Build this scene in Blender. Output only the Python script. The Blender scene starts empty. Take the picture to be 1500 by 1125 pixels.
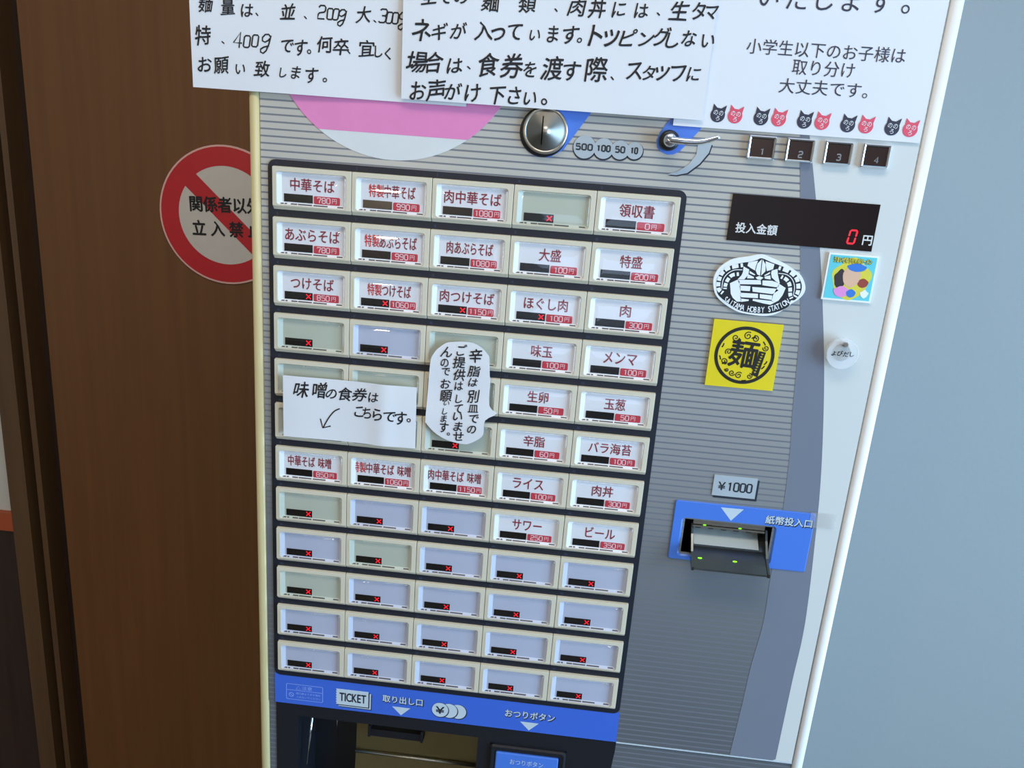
import bpy, math, random
from mathutils import Matrix, Vector

# ------------------------------------------------------------------ units
# The machine's front is laid out in (u, v, z): u to the right, v up, z out of the
# front, from the top left corner of the button grid.  One unit is 1.16 mm.
U = 0.00116
H = 1.32                                  # height of v = 0 above the floor, metres
FLOOR_V = -H / U


def P(u, v, z=0.0):
    return Vector((u * U, -z * U, H + v * U))


scene = bpy.context.scene
COL = scene.collection

# ------------------------------------------------------------------ camera
cam_data = bpy.data.cameras.new('camera')
cam_data.sensor_width = 36.0
cam_data.lens = 36.0 * 1154.06 / 1500.0
cam_data.clip_start = 0.01
camera = bpy.data.objects.new('camera', cam_data)
COL.objects.link(camera)
pitch_axes = Matrix(((0.99398036, -0.09227393, 0.05906416),
                     (0.07243322, 0.95795705, 0.27761794),
                     (-0.08219783, -0.27166857, 0.95887418)))
to_world = Matrix(((1, 0, 0), (0, 0, -1), (0, 1, 0)))
camera.matrix_world = Matrix.Translation(P(187.68, 16.41, 488.27)) @ (to_world @ pitch_axes).to_4x4()
scene.camera = camera

# ------------------------------------------------------------------ world, lights, exposure
world = bpy.data.worlds.new('daylight')
world.use_nodes = True
world.node_tree.nodes['Background'].inputs[0].default_value = (0.55, 0.72, 1.0, 1)
world.node_tree.nodes['Background'].inputs[1].default_value = 2.5
scene.world = world


def area_light(name, loc, target, sx, sy, power, colour):
    d = bpy.data.lights.new(name, 'AREA')
    d.shape = 'RECTANGLE'
    d.size, d.size_y, d.energy, d.color = sx, sy, power, colour
    o = bpy.data.objects.new(name, d)
    COL.objects.link(o)
    o.location = loc
    o.rotation_euler = (Vector(target) - Vector(loc)).to_track_quat('-Z', 'Y').to_euler()
    return o


# daylight behind the side window of the shop
area_light('window_daylight', (2.02, -0.95, 1.15), (0.0, -0.95, 1.15), 1.3, 1.5, 55, (0.40, 0.70, 1.0))
# ceiling panels over the room
area_light('ceiling_light', (0.15, -0.75, 2.5), (0.15, -0.75, 0.0), 1.2, 0.4, 12, (1.0, 0.89, 0.74))

scene.view_settings.view_transform = 'Standard'
scene.view_settings.look = 'None'
scene.view_settings.gamma = 1.0
scene.view_settings.use_curve_mapping = False
scene.view_settings.exposure = 0.2

# ------------------------------------------------------------------ measured layout
HAND_PORTION = [('麺', -38.6, 88.5, 8.7), ('量', -25.4, 87.6, 8.7), ('は', -13.9, 86.7, 6.9), ('、', -8.0, 84.9, 6.1), ('並', 10.6, 87.5, 8.6), ('、', 21.0, 84.9, 6.1), ('2', 30.7, 88.4, 7.3), ('0', 35.6, 87.7, 6.0), ('0', 39.0, 87.7, 6.0), ('g', 42.6, 87.1, 8.6), ('大', 55.5, 88.7, 8.6), ('、', 62.1, 85.4, 6.0), ('3', 66.8, 88.6, 7.3), ('0', 70.6, 87.8, 6.0), ('0', 74.1, 87.8, 6.0), ('g', 78.3, 87.6, 9.0), ('特', -40.9, 71.5, 10.2), ('、', -28.8, 68.3, 6.2), ('4', -19.8, 70.3, 8.9), ('0', -14.3, 69.7, 6.6), ('0', -9.3, 70.4, 6.6), ('g', -3.0, 70.4, 10.2), ('で', 10.0, 68.7, 7.5), ('す', 18.2, 68.2, 8.0), ('。', 23.2, 66.5, 8.0), ('何', 32.5, 71.1, 9.2), ('卒', 42.3, 70.4, 9.2), ('、', 47.0, 67.7, 6.2), ('宜', 57.5, 70.6, 9.2), ('し', 64.6, 69.4, 6.1), ('く', 70.1, 68.4, 6.6), ('お', -40.4, 55.4, 8.6), ('願', -30.3, 55.5, 9.5), ('い', -18.6, 54.2, 5.9), ('致', -5.1, 55.1, 9.0), ('し', 7.6, 53.9, 5.4), ('ま', 15.4, 54.4, 6.7), ('す', 24.8, 53.5, 8.5), ('。', 32.8, 51.5, 8.1)]
HAND_ONION = [('全', 94.3, 100.8, 9.7), ('て', 103.2, 100.3, 7.7), ('の', 112.1, 100.8, 7.7), ('麺', 129.2, 98.9, 9.7), ('類', 150.2, 99.6, 9.6), ('、', 166.6, 97.3, 6.7), ('肉', 178.5, 99.5, 9.6), ('丼', 189.9, 99.7, 9.6), ('に', 202.0, 99.7, 7.2), ('は', 214.6, 99.7, 7.6), ('、', 224.1, 98.5, 6.7), ('生', 235.7, 100.9, 10.0), ('タ', 246.2, 101.3, 8.5), ('マ', 253.5, 100.8, 7.6), ('ネ', 90.3, 82.0, 10.9), ('ギ', 100.7, 81.8, 8.9), ('が', 111.7, 82.9, 8.9), ('入', 126.1, 83.9, 9.9), ('っ', 134.4, 82.8, 8.9), ('て', 143.9, 84.4, 8.3), ('い', 155.6, 83.5, 6.4), ('ま', 166.0, 84.7, 7.8), ('す', 175.9, 84.7, 9.3), ('。', 181.3, 82.3, 8.8), ('ト', 190.7, 85.4, 10.7), ('ッ', 198.9, 84.3, 8.8), ('ピ', 208.9, 85.2, 9.2), ('ン', 219.0, 85.1, 7.8), ('グ', 227.5, 86.9, 9.7), ('し', 233.7, 85.5, 8.2), ('な', 242.8, 87.0, 8.2), ('い', 253.5, 86.4, 7.2), ('場', 88.2, 64.6, 11.7), ('合', 98.0, 65.2, 11.1), ('は', 110.6, 64.1, 8.6), ('、', 118.7, 63.6, 7.1), ('食', 130.0, 66.0, 12.6), ('券', 143.9, 66.2, 12.6), ('を', 154.3, 65.0, 8.0), ('渡', 167.3, 66.4, 12.0), ('す', 178.4, 65.6, 9.5), ('際', 192.6, 67.4, 12.5), ('、', 202.1, 63.3, 7.0), ('ス', 214.3, 67.9, 9.4), ('タ', 222.5, 67.4, 7.9), ('ッ', 229.9, 67.7, 7.9), ('フ', 239.3, 68.3, 8.4), ('に', 248.0, 68.4, 7.4), ('お', 89.5, 49.0, 9.8), ('声', 100.1, 50.0, 11.3), ('が', 110.0, 50.0, 9.3), ('け', 121.9, 49.8, 9.2), ('下', 136.0, 49.5, 10.3), ('さ', 146.4, 50.2, 8.7), ('い', 155.6, 49.1, 7.7), ('。', 163.9, 48.0, 11.3)]
HAND_MISO = [('味', 19.5, -141.3, 10.4), ('噌', 31.5, -140.7, 10.4), ('の', 39.3, -142.6, 7.1), ('食', 48.6, -141.7, 9.9), ('券', 58.5, -141.2, 9.9), ('は', 67.8, -141.9, 6.6), ('こ', 58.2, -153.1, 6.7), ('ち', 63.4, -153.3, 7.1), ('ら', 70.7, -153.4, 8.1), ('で', 79.0, -154.2, 8.1), ('す', 86.3, -154.6, 8.1), ('。', 91.7, -155.6, 8.6)]
HAND_BUBBLE = [('辛', 133.3, -107.7, 8.8), ('脂', 132.9, -118.0, 7.9), ('は', 132.7, -125.6, 5.9), ('別', 133.3, -135.0, 8.1), ('皿', 133.8, -143.3, 6.7), ('で', 134.5, -150.1, 6.8), ('の', 133.6, -157.7, 6.1), ('ご', 124.2, -104.8, 6.8), ('提', 123.0, -113.1, 8.2), ('供', 123.4, -121.3, 7.9), ('は', 123.5, -129.0, 5.9), ('し', 124.0, -137.7, 5.6), ('て', 124.0, -144.4, 6.0), ('い', 123.9, -149.7, 6.4), ('ま', 124.6, -156.5, 6.5), ('せ', 125.0, -163.3, 7.2), ('ん', 114.6, -107.0, 6.8), ('の', 113.5, -114.3, 5.5), ('で', 114.6, -120.1, 5.9), ('お', 114.7, -128.4, 6.6), ('願', 115.4, -136.4, 8.1), ('い', 116.0, -141.5, 3.5), ('し', 115.3, -147.0, 4.3), ('ま', 114.8, -152.1, 4.6), ('す', 115.1, -158.1, 6.5), ('。', 118.4, -162.5, 6.5)]
ARROW_SHAFT = [(45.1, -152.2), (41.5, -154.4), (38.4, -158.3), (35.8, -162.9), (33.9, -166.9)]
ARROW_HEAD = [(32.1, -160.5), (33.7, -166.9), (39.0, -165.1)]
BUBBLE = [(107.8, -106.1), (105.0, -110.8), (104.2, -115.0), (103.6, -124.0), (103.0, -141.6), (102.6, -154.5), (103.3, -156.6), (108.3, -161.9), (115.4, -166.2), (122.4, -168.1), (129.4, -168.6), (132.8, -167.7), (138.7, -163.9), (141.5, -159.9), (142.0, -150.6), (149.2, -145.2), (144.0, -140.4), (143.7, -123.0), (143.1, -120.3), (142.1, -108.7), (140.8, -106.1), (136.9, -102.4), (131.5, -99.8), (125.5, -99.4), (118.2, -100.2), (113.3, -101.5)]
PRINT_TOP = [('い', 283.9, 114.2, 13.8), ('た', 299.2, 114.3, 13.8), ('し', 314.5, 114.6, 13.7), ('ま', 328.7, 114.9, 13.7), ('す', 344.9, 115.1, 13.7), ('。', 358.3, 113.9, 13.6)]
CATS = [(264.9, 48.3), (274.8, 48.4), (289.6, 48.3), (299.7, 48.4), (314.3, 48.2), (324.2, 48.2), (338.8, 47.9), (349.0, 48.0), (363.6, 47.9), (373.8, 47.8)]
EMBLEM = {'outer': [(294.6, -31.6), (285.9, -33.8), (281.0, -37.1), (277.8, -40.7), (276.0, -45.4), (276.1, -50.1), (277.9, -55.4), (281.4, -59.4), (287.3, -63.1), (294.0, -65.9), (301.6, -66.8), (309.1, -67.0), (314.8, -65.8), (319.7, -62.8), (325.0, -57.7), (328.6, -54.8), (331.2, -50.4), (330.8, -45.8), (327.4, -40.3), (322.3, -37.0), (316.1, -33.8), (308.4, -31.3), (302.4, -29.7)], 'field': [(300.5, -33.0), (296.6, -34.6), (291.9, -35.6), (284.9, -38.0), (280.5, -41.7), (278.1, -45.7), (277.9, -49.9), (279.3, -55.3), (282.5, -58.4), (286.6, -61.0), (292.9, -64.3), (299.8, -65.6), (308.1, -65.6), (313.8, -64.8), (319.6, -62.4), (323.3, -59.5), (323.9, -56.1), (326.3, -55.5), (328.8, -51.0), (328.8, -46.0), (326.0, -41.6), (321.7, -38.3), (315.6, -35.9), (308.8, -34.0), (302.8, -32.0)], 'white': [[(287.4, -55.0), (289.0, -57.4), (291.8, -59.5), (294.4, -59.3), (294.0, -57.4), (293.4, -56.6), (293.4, -53.6), (292.9, -52.8), (292.4, -49.5), (291.8, -48.7), (291.6, -47.1), (290.2, -46.1), (286.0, -48.6)], [(291.8, -48.7), (304.7, -47.8), (304.0, -45.2), (290.2, -46.1)], [(305.5, -48.2), (313.7, -48.7), (315.2, -48.4), (315.3, -46.1), (310.6, -45.0), (305.1, -45.3)], [(292.8, -52.6), (298.6, -52.4), (298.5, -49.4), (291.9, -49.6)], [(300.3, -52.6), (312.3, -53.1), (315.6, -50.5), (313.8, -49.6), (299.6, -49.7)], [(293.8, -56.6), (304.1, -56.3), (303.7, -53.6), (293.0, -53.9)], [(305.2, -56.2), (312.5, -56.7), (312.4, -53.9), (304.8, -53.7)], [(294.3, -59.5), (298.7, -58.5), (298.8, -57.6), (293.5, -57.4)], [(301.1, -58.1), (307.5, -59.2), (312.1, -59.7), (314.4, -58.2), (312.2, -57.3), (301.2, -57.0)], [(314.2, -49.7), (312.8, -53.7), (312.5, -57.1), (314.4, -58.2), (316.6, -56.7), (318.5, -53.2), (319.6, -48.7), (315.3, -46.5)], [(292.7, -41.1), (292.2, -43.2), (290.2, -45.9), (294.2, -45.6), (296.2, -42.5), (296.2, -39.4), (292.6, -37.8)], [(309.5, -40.5), (310.3, -43.0), (313.1, -45.2), (315.7, -46.3), (313.6, -41.0), (312.9, -37.6), (309.6, -38.9)], [(300.5, -35.5), (300.1, -39.7), (301.5, -42.0), (303.2, -42.5), (302.9, -36.9), (302.7, -32.6)], [(303.4, -37.3), (303.8, -42.5), (306.0, -39.6), (305.4, -35.5), (303.2, -32.6)], [(294.8, -37.2), (297.3, -38.6), (299.7, -39.7), (299.9, -36.8), (300.6, -33.6), (295.1, -35.1)], [(305.7, -36.3), (306.8, -39.5), (310.3, -38.0), (310.6, -35.0), (305.1, -33.6)], [(295.8, -44.8), (299.8, -44.5), (299.7, -43.7), (296.2, -42.3), (295.7, -42.9)], [(296.7, -41.6), (299.9, -42.6), (300.3, -42.1), (296.7, -40.2)], [(306.1, -42.5), (308.7, -41.0), (308.9, -39.7), (305.6, -42.1)], [(306.3, -44.1), (309.9, -44.3), (309.2, -41.8), (305.9, -42.9)], [(301.9, -44.9), (304.0, -45.0), (305.4, -43.6), (302.8, -42.8), (300.7, -43.8)]], 'feather': [[(292.1, -37.0), (287.6, -38.2), (283.1, -40.0), (280.4, -43.0), (279.3, -46.4), (279.1, -49.8), (280.0, -53.1), (282.6, -55.0)], [(290.5, -42.6), (286.5, -43.7), (284.3, -46.8), (283.5, -49.9), (283.5, -52.4)], [(313.4, -36.9), (318.0, -37.9), (322.4, -39.9), (325.4, -42.9), (326.9, -47.0), (327.1, -50.7), (326.0, -53.6)], [(315.8, -42.1), (319.1, -43.5), (321.4, -46.2), (322.4, -49.5), (322.9, -52.4), (324.1, -54.8)]], 'line': [[(292.1, -39.9), (287.3, -40.5), (283.6, -43.1), (281.6, -47.1), (281.6, -52.5)], [(313.9, -40.2), (318.9, -40.6), (322.6, -43.2), (324.7, -47.6), (324.8, -52.6)]], 'arc': [(284.3, -58.5), (288.7, -60.9), (293.5, -62.6), (298.6, -63.4), (303.7, -63.7), (309.4, -63.2), (314.1, -61.8), (318.3, -59.7), (322.4, -56.8)]}
SPIRALS = [(294.6, -82.0), (302.0, -80.3), (306.7, -81.8), (313.9, -87.1), (291.5, -91.3), (289.5, -97.6), (295.5, -104.7), (299.9, -106.0), (306.6, -106.0), (292.0, -103.0)]
BAND_L = [(313.6, 39.2), (316.2, 24.0), (323.6, -18.9), (330.6, -59.9), (333.4, -81.2), (337.5, -130.1), (340.1, -153.1), (342.4, -193.4), (342.5, -244.0), (343.2, -280.0), (340.3, -315.5), (338.8, -352.2), (336.8, -387.9)]
BAND_R = [(319.0, 39.5), (326.4, 13.2), (334.7, -18.0), (344.0, -58.7), (353.3, -105.8), (362.1, -165.1), (366.8, -213.6), (371.1, -277.5), (370.3, -325.0), (369.6, -390.3)]

# ------------------------------------------------------------------ materials
MATS = {}


def srgb(c):
    return tuple((x / 255 / 12.92 if x / 255 <= 0.04045 else ((x / 255 + 0.055) / 1.055) ** 2.4) for x in c)


def mat(name, c, rough=0.5, metal=0.0, spec=0.5, var=0.06, scale=60.0, emit=None, strength=0.0, bump=0.0, coat=0.0):
    """Principled material whose colour is varied a little by a noise texture."""
    m = bpy.data.materials.new(name)
    m.use_nodes = True
    nt = m.node_tree
    b = nt.nodes['Principled BSDF']
    lin = srgb(c)
    tc = nt.nodes.new('ShaderNodeTexCoord')
    nz = nt.nodes.new('ShaderNodeTexNoise')
    nz.inputs['Scale'].default_value = scale
    nz.inputs['Detail'].default_value = 3
    rp = nt.nodes.new('ShaderNodeMapRange')
    rp.inputs['To Min'].default_value = 1 - var
    rp.inputs['To Max'].default_value = 1 + var
    mx = nt.nodes.new('ShaderNodeVectorMath')
    mx.operation = 'SCALE'
    mx.inputs[0].default_value = lin
    nt.links.new(tc.outputs['Object'], nz.inputs['Vector'])
    nt.links.new(nz.outputs['Fac'], rp.inputs['Value'])
    nt.links.new(rp.outputs['Result'], mx.inputs['Scale'])
    nt.links.new(mx.outputs[0], b.inputs['Base Color'])
    b.inputs['Roughness'].default_value = rough
    b.inputs['Metallic'].default_value = metal
    b.inputs['Specular IOR Level'].default_value = spec
    b.inputs['Coat Weight'].default_value = coat
    b.inputs['Coat Roughness'].default_value = 0.05
    if emit:
        b.inputs['Emission Color'].default_value = (*srgb(emit), 1)
        b.inputs['Emission Strength'].default_value = strength
    if bump:
        bp = nt.nodes.new('ShaderNodeBump')
        bp.inputs['Strength'].default_value = bump
        bp.inputs['Distance'].default_value = 0.002
        nt.links.new(nz.outputs['Fac'], bp.inputs['Height'])
        nt.links.new(bp.outputs['Normal'], b.inputs['Normal'])
    MATS[name] = m
    return m


def striped_print():
    """Silver print of the front: fine level lines over a ground that turns blue-grey towards the foot."""
    m = bpy.data.materials.new('striped_print')
    m.use_nodes = True
    nt = m.node_tree
    b = nt.nodes['Principled BSDF']
    g = nt.nodes.new('ShaderNodeNewGeometry')
    s = nt.nodes.new('ShaderNodeSeparateXYZ')
    nt.links.new(g.outputs['Position'], s.inputs[0])

    def math_node(op, a, c=None):
        n = nt.nodes.new('ShaderNodeMath')
        n.operation = op
        for i, x in enumerate((a, c)):
            if x is None:
                continue
            if isinstance(x, (int, float)):
                n.inputs[i].default_value = x
            else:
                nt.links.new(x, n.inputs[i])
        return n.outputs[0]
    v = math_node('DIVIDE', math_node('SUBTRACT', s.outputs['Z'], H), U)
    line = math_node('LESS_THAN', math_node('FRACT', math_node('DIVIDE', math_node('ADD', v, 2111.2), 4.222)), 0.25)
    ramp = nt.nodes.new('ShaderNodeValToRGB')
    f = nt.nodes.new('ShaderNodeMapRange')
    f.inputs['From Min'].default_value = -420
    f.inputs['From Max'].default_value = 40
    nt.links.new(v, f.inputs['Value'])
    nt.links.new(f.outputs['Result'], ramp.inputs['Fac'])
    e = ramp.color_ramp.elements
    e[0].position, e[0].color = 0.09, (*srgb((96, 98, 102)), 1)
    e[1].position, e[1].color = 0.90, (*srgb((184, 179, 170)), 1)
    for pos, c in ((0.38, (116, 118, 121)), (0.59, (148, 147, 146))):
        ramp.color_ramp.elements.new(pos).color = (*srgb(c), 1)
    mix = nt.nodes.new('ShaderNodeMix')
    mix.data_type = 'RGBA'
    nt.links.new(line, mix.inputs['Factor'])
    nt.links.new(ramp.outputs['Color'], mix.inputs['A'])
    mix.inputs['B'].default_value = (*srgb((112, 116, 125)), 1)
    nt.links.new(mix.outputs['Result'], b.inputs['Base Color'])
    b.inputs['Roughness'].default_value = 0.28
    MATS['striped_print'] = m


def wood(name, c1, c2, rough=0.45):
    m = bpy.data.materials.new(name)
    m.use_nodes = True
    nt = m.node_tree
    b = nt.nodes['Principled BSDF']
    tc = nt.nodes.new('ShaderNodeTexCoord')
    mp = nt.nodes.new('ShaderNodeMapping')
    mp.inputs['Scale'].default_value = (1, 1, 0.035)
    nt.links.new(tc.outputs['Object'], mp.inputs['Vector'])
    nz = nt.nodes.new('ShaderNodeTexNoise')
    nz.inputs['Scale'].default_value = 60
    nz.inputs['Detail'].default_value = 8
    nz.inputs['Distortion'].default_value = 0.6
    nt.links.new(mp.outputs[0], nz.inputs['Vector'])
    n2 = nt.nodes.new('ShaderNodeTexNoise')
    n2.inputs['Scale'].default_value = 260
    n2.inputs['Detail'].default_value = 3
    nt.links.new(mp.outputs[0], n2.inputs['Vector'])
    ad = nt.nodes.new('ShaderNodeMath')
    ad.operation = 'MULTIPLY_ADD'
    ad.inputs[1].default_value = 0.45
    nt.links.new(n2.outputs['Fac'], ad.inputs[0])
    nt.links.new(nz.outputs['Fac'], ad.inputs[2])
    rp = nt.nodes.new('ShaderNodeValToRGB')
    rp.color_ramp.elements[0].position = 0.5
    rp.color_ramp.elements[0].color = (*srgb(c1), 1)
    rp.color_ramp.elements[1].position = 0.9
    rp.color_ramp.elements[1].color = (*srgb(c2), 1)
    nt.links.new(ad.outputs[0], rp.inputs['Fac'])
    nt.links.new(rp.outputs['Color'], b.inputs['Base Color'])
    b.inputs['Roughness'].default_value = rough
    MATS[name] = m


def clear(name, tint, ior, rough, milk=0.0):
    """Thin clear plastic: see-through with a fresnel gloss, and a little haze of its own."""
    m = bpy.data.materials.new(name)
    m.use_nodes = True
    nt = m.node_tree
    for n in list(nt.nodes):
        if n.type != 'OUTPUT_MATERIAL':
            nt.nodes.remove(n)
    out = next(n for n in nt.nodes if n.type == 'OUTPUT_MATERIAL')
    tr = nt.nodes.new('ShaderNodeBsdfTransparent')
    tr.inputs[0].default_value = (*tint, 1)
    gl = nt.nodes.new('ShaderNodeBsdfGlossy')
    gl.inputs['Roughness'].default_value = rough
    gl.inputs['Color'].default_value = (1, 1, 1, 1)
    lw = nt.nodes.new('ShaderNodeLayerWeight')      # Schlick's gloss of a thin sheet, the same from both faces
    lw.inputs['Blend'].default_value = 0.5
    pw = nt.nodes.new('ShaderNodeMath')
    pw.operation = 'POWER'
    nt.links.new(lw.outputs['Facing'], pw.inputs[0])
    pw.inputs[1].default_value = 5.0
    f0 = ((ior - 1) / (ior + 1)) ** 2
    fr = nt.nodes.new('ShaderNodeMath')
    fr.operation = 'MULTIPLY_ADD'
    nt.links.new(pw.outputs[0], fr.inputs[0])
    fr.inputs[1].default_value = 1 - f0
    fr.inputs[2].default_value = f0
    body = tr.outputs[0]
    if milk:
        df = nt.nodes.new('ShaderNodeBsdfDiffuse')
        df.inputs[0].default_value = (0.9, 0.9, 0.9, 1)
        m2 = nt.nodes.new('ShaderNodeMixShader')
        m2.inputs[0].default_value = milk
        nt.links.new(tr.outputs[0], m2.inputs[1])
        nt.links.new(df.outputs[0], m2.inputs[2])
        body = m2.outputs[0]
    mx = nt.nodes.new('ShaderNodeMixShader')
    nt.links.new(fr.outputs[0], mx.inputs[0])
    nt.links.new(body, mx.inputs[1])
    nt.links.new(gl.outputs[0], mx.inputs[2])
    nt.links.new(mx.outputs[0], out.inputs[0])
    MATS[name] = m


striped_print()
wood('door_wood', (104, 65, 29), (113, 73, 35))
wood('frame_wood', (88, 62, 38), (98, 72, 46))
wood('dark_wood_and_shade', (44, 30, 24), (58, 40, 30))
clear('clear_cover', (0.98, 0.98, 0.98), 1.5, 0.035)
clear('clear_acrylic', (0.95, 0.96, 0.97), 1.49, 0.03, 0.45)
clear('clear_tape', (0.97, 0.97, 0.97), 1.45, 0.25, 0.10)
mat('wall_paint', (146, 150, 150), 0.75, var=0.03, scale=180, bump=0.05)
mat('white_wall', (196, 192, 184), 0.8, var=0.03)
mat('room_wall', (190, 186, 178), 0.85)
mat('ceiling_paint', (205, 203, 198), 0.9)
mat('floor_tile', (92, 84, 76), 0.5, var=0.2, scale=6)
mat('orange_rail', (170, 78, 42), 0.5)
mat('shadow_gap', (28, 22, 18), 0.8)
mat('cabinet_white', (224, 226, 226), 0.35, var=0.02)
mat('trim_cream', (196, 182, 136), 0.35, var=0.03)
mat('trim_white', (238, 240, 242), 0.3, var=0.01)
mat('panel_white', (212, 212, 208), 0.28, var=0.015)
mat('band_grey', (120, 125, 138), 0.28, var=0.02)
mat('navy_panel', (26, 30, 42), 0.45, var=0.05)
mat('bezel_cream', (213, 203, 181), 0.42, var=0.02)
mat('card_white', (232, 231, 236), 0.55, var=0.03, scale=25)
mat('card_green', (188, 192, 176), 0.5, var=0.03, scale=25)
mat('card_blue', (186, 190, 210), 0.5, var=0.03, scale=25)
mat('tray_white', (238, 238, 242), 0.4, var=0.02)
mat('tray_green', (200, 206, 194), 0.4, var=0.02)
mat('tray_blue', (206, 210, 226), 0.4, var=0.02)
mat('black_window', (18, 15, 15), 0.2, var=0.1)
mat('slot_dark', (74, 70, 68), 0.4, metal=0.3)
mat('menu_ink', (138, 34, 52), 0.6)
mat('red_ink', (205, 44, 56), 0.6)
mat('price_red', (198, 54, 70), 0.5)
mat('price_ink', (246, 214, 218), 0.6)
mat('number_ink', (58, 72, 104), 0.6)
mat('led_red', (60, 0, 5), 0.5, emit=(255, 20, 45), strength=1.4)
mat('led_and_glint_green', (30, 80, 5), 0.5, emit=(130, 255, 20), strength=2.2)
mat('paper', (224, 223, 226), 0.8, var=0.015, scale=12)
mat('pen_black', (22, 21, 26), 0.6)
mat('print_navy', (52, 50, 66), 0.6)
mat('cat_black', (50, 46, 64), 0.6)
mat('cat_red', (222, 78, 100), 0.6)
mat('pink_film', (226, 132, 184), 0.4)
mat('film_white', (214, 216, 216), 0.4)
mat('blue_print', (74, 122, 214), 0.35, var=0.03)
mat('blue_strip', (62, 104, 206), 0.35, var=0.03)
mat('pale_print', (196, 208, 216), 0.45)
mat('grey_print', (172, 180, 186), 0.45)
mat('caution_ink', (150, 176, 240), 0.5)
mat('dark_print', (34, 38, 50), 0.5)
mat('steel', (196, 190, 180), 0.3, metal=1.0)
mat('dish_steel', (190, 186, 178), 0.42, metal=1.0)
mat('pale_steel', (170, 178, 178), 0.4, metal=0.5)
mat('chrome', (225, 225, 228), 0.08, metal=1.0)
mat('brass_plate', (150, 136, 96), 0.34, metal=0.9)
mat('smoked_steel', (96, 100, 100), 0.2, metal=0.9)
mat('black_plastic', (26, 28, 34), 0.35)
mat('display_black', (26, 14, 18), 0.06, coat=0.6)
mat('brown_window', (52, 36, 34), 0.15, coat=0.4)
mat('display_ink', (214, 212, 210), 0.6)
mat('digit_grey', (132, 128, 126), 0.6)
mat('sticker_yellow', (228, 204, 18), 0.45)
mat('sticker_black', (24, 22, 14), 0.5)
mat('sticker_white', (236, 238, 240), 0.45)
mat('emblem_black', (20, 20, 26), 0.5)
mat('sticker_cyan', (96, 200, 212), 0.45)
mat('art_yellow', (218, 206, 60), 0.5)
mat('art_blue', (48, 118, 204), 0.5)
mat('art_skin', (222, 178, 148), 0.5)
mat('art_brown', (150, 60, 38), 0.5)
mat('art_pink', (226, 142, 206), 0.5)
mat('art_dark', (48, 34, 40), 0.5)
mat('sign_red', (190, 28, 40), 0.35)
mat('sign_white', (206, 200, 194), 0.4)
mat('sign_pink', (226, 178, 170), 0.4)
mat('lamp_metal', (60, 55, 50), 0.4, metal=0.6)
mat('lamp_glow', (255, 230, 190), 0.5, emit=(255, 214, 150), strength=14.0)
mat('window_frame', (150, 150, 150), 0.4, metal=0.5)

# ------------------------------------------------------------------ glyphs of the built-in font
GLYPHS = {}


def load_glyphs(chars):
    cu = bpy.data.curves.new('glyph', 'FONT')
    cu.resolution_u = 3
    o = bpy.data.objects.new('glyph', cu)
    COL.objects.link(o)
    for ch in sorted(set(chars)):
        cu.body = ch
        bpy.context.view_layer.update()
        ev = o.evaluated_get(bpy.context.evaluated_depsgraph_get())
        me = ev.to_mesh()
        GLYPHS[ch] = ([(v.co.x, v.co.y) for v in me.vertices], [tuple(p.vertices) for p in me.polygons])
        ev.to_mesh_clear()
    bpy.data.objects.remove(o)
    bpy.data.curves.remove(cu)


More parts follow.
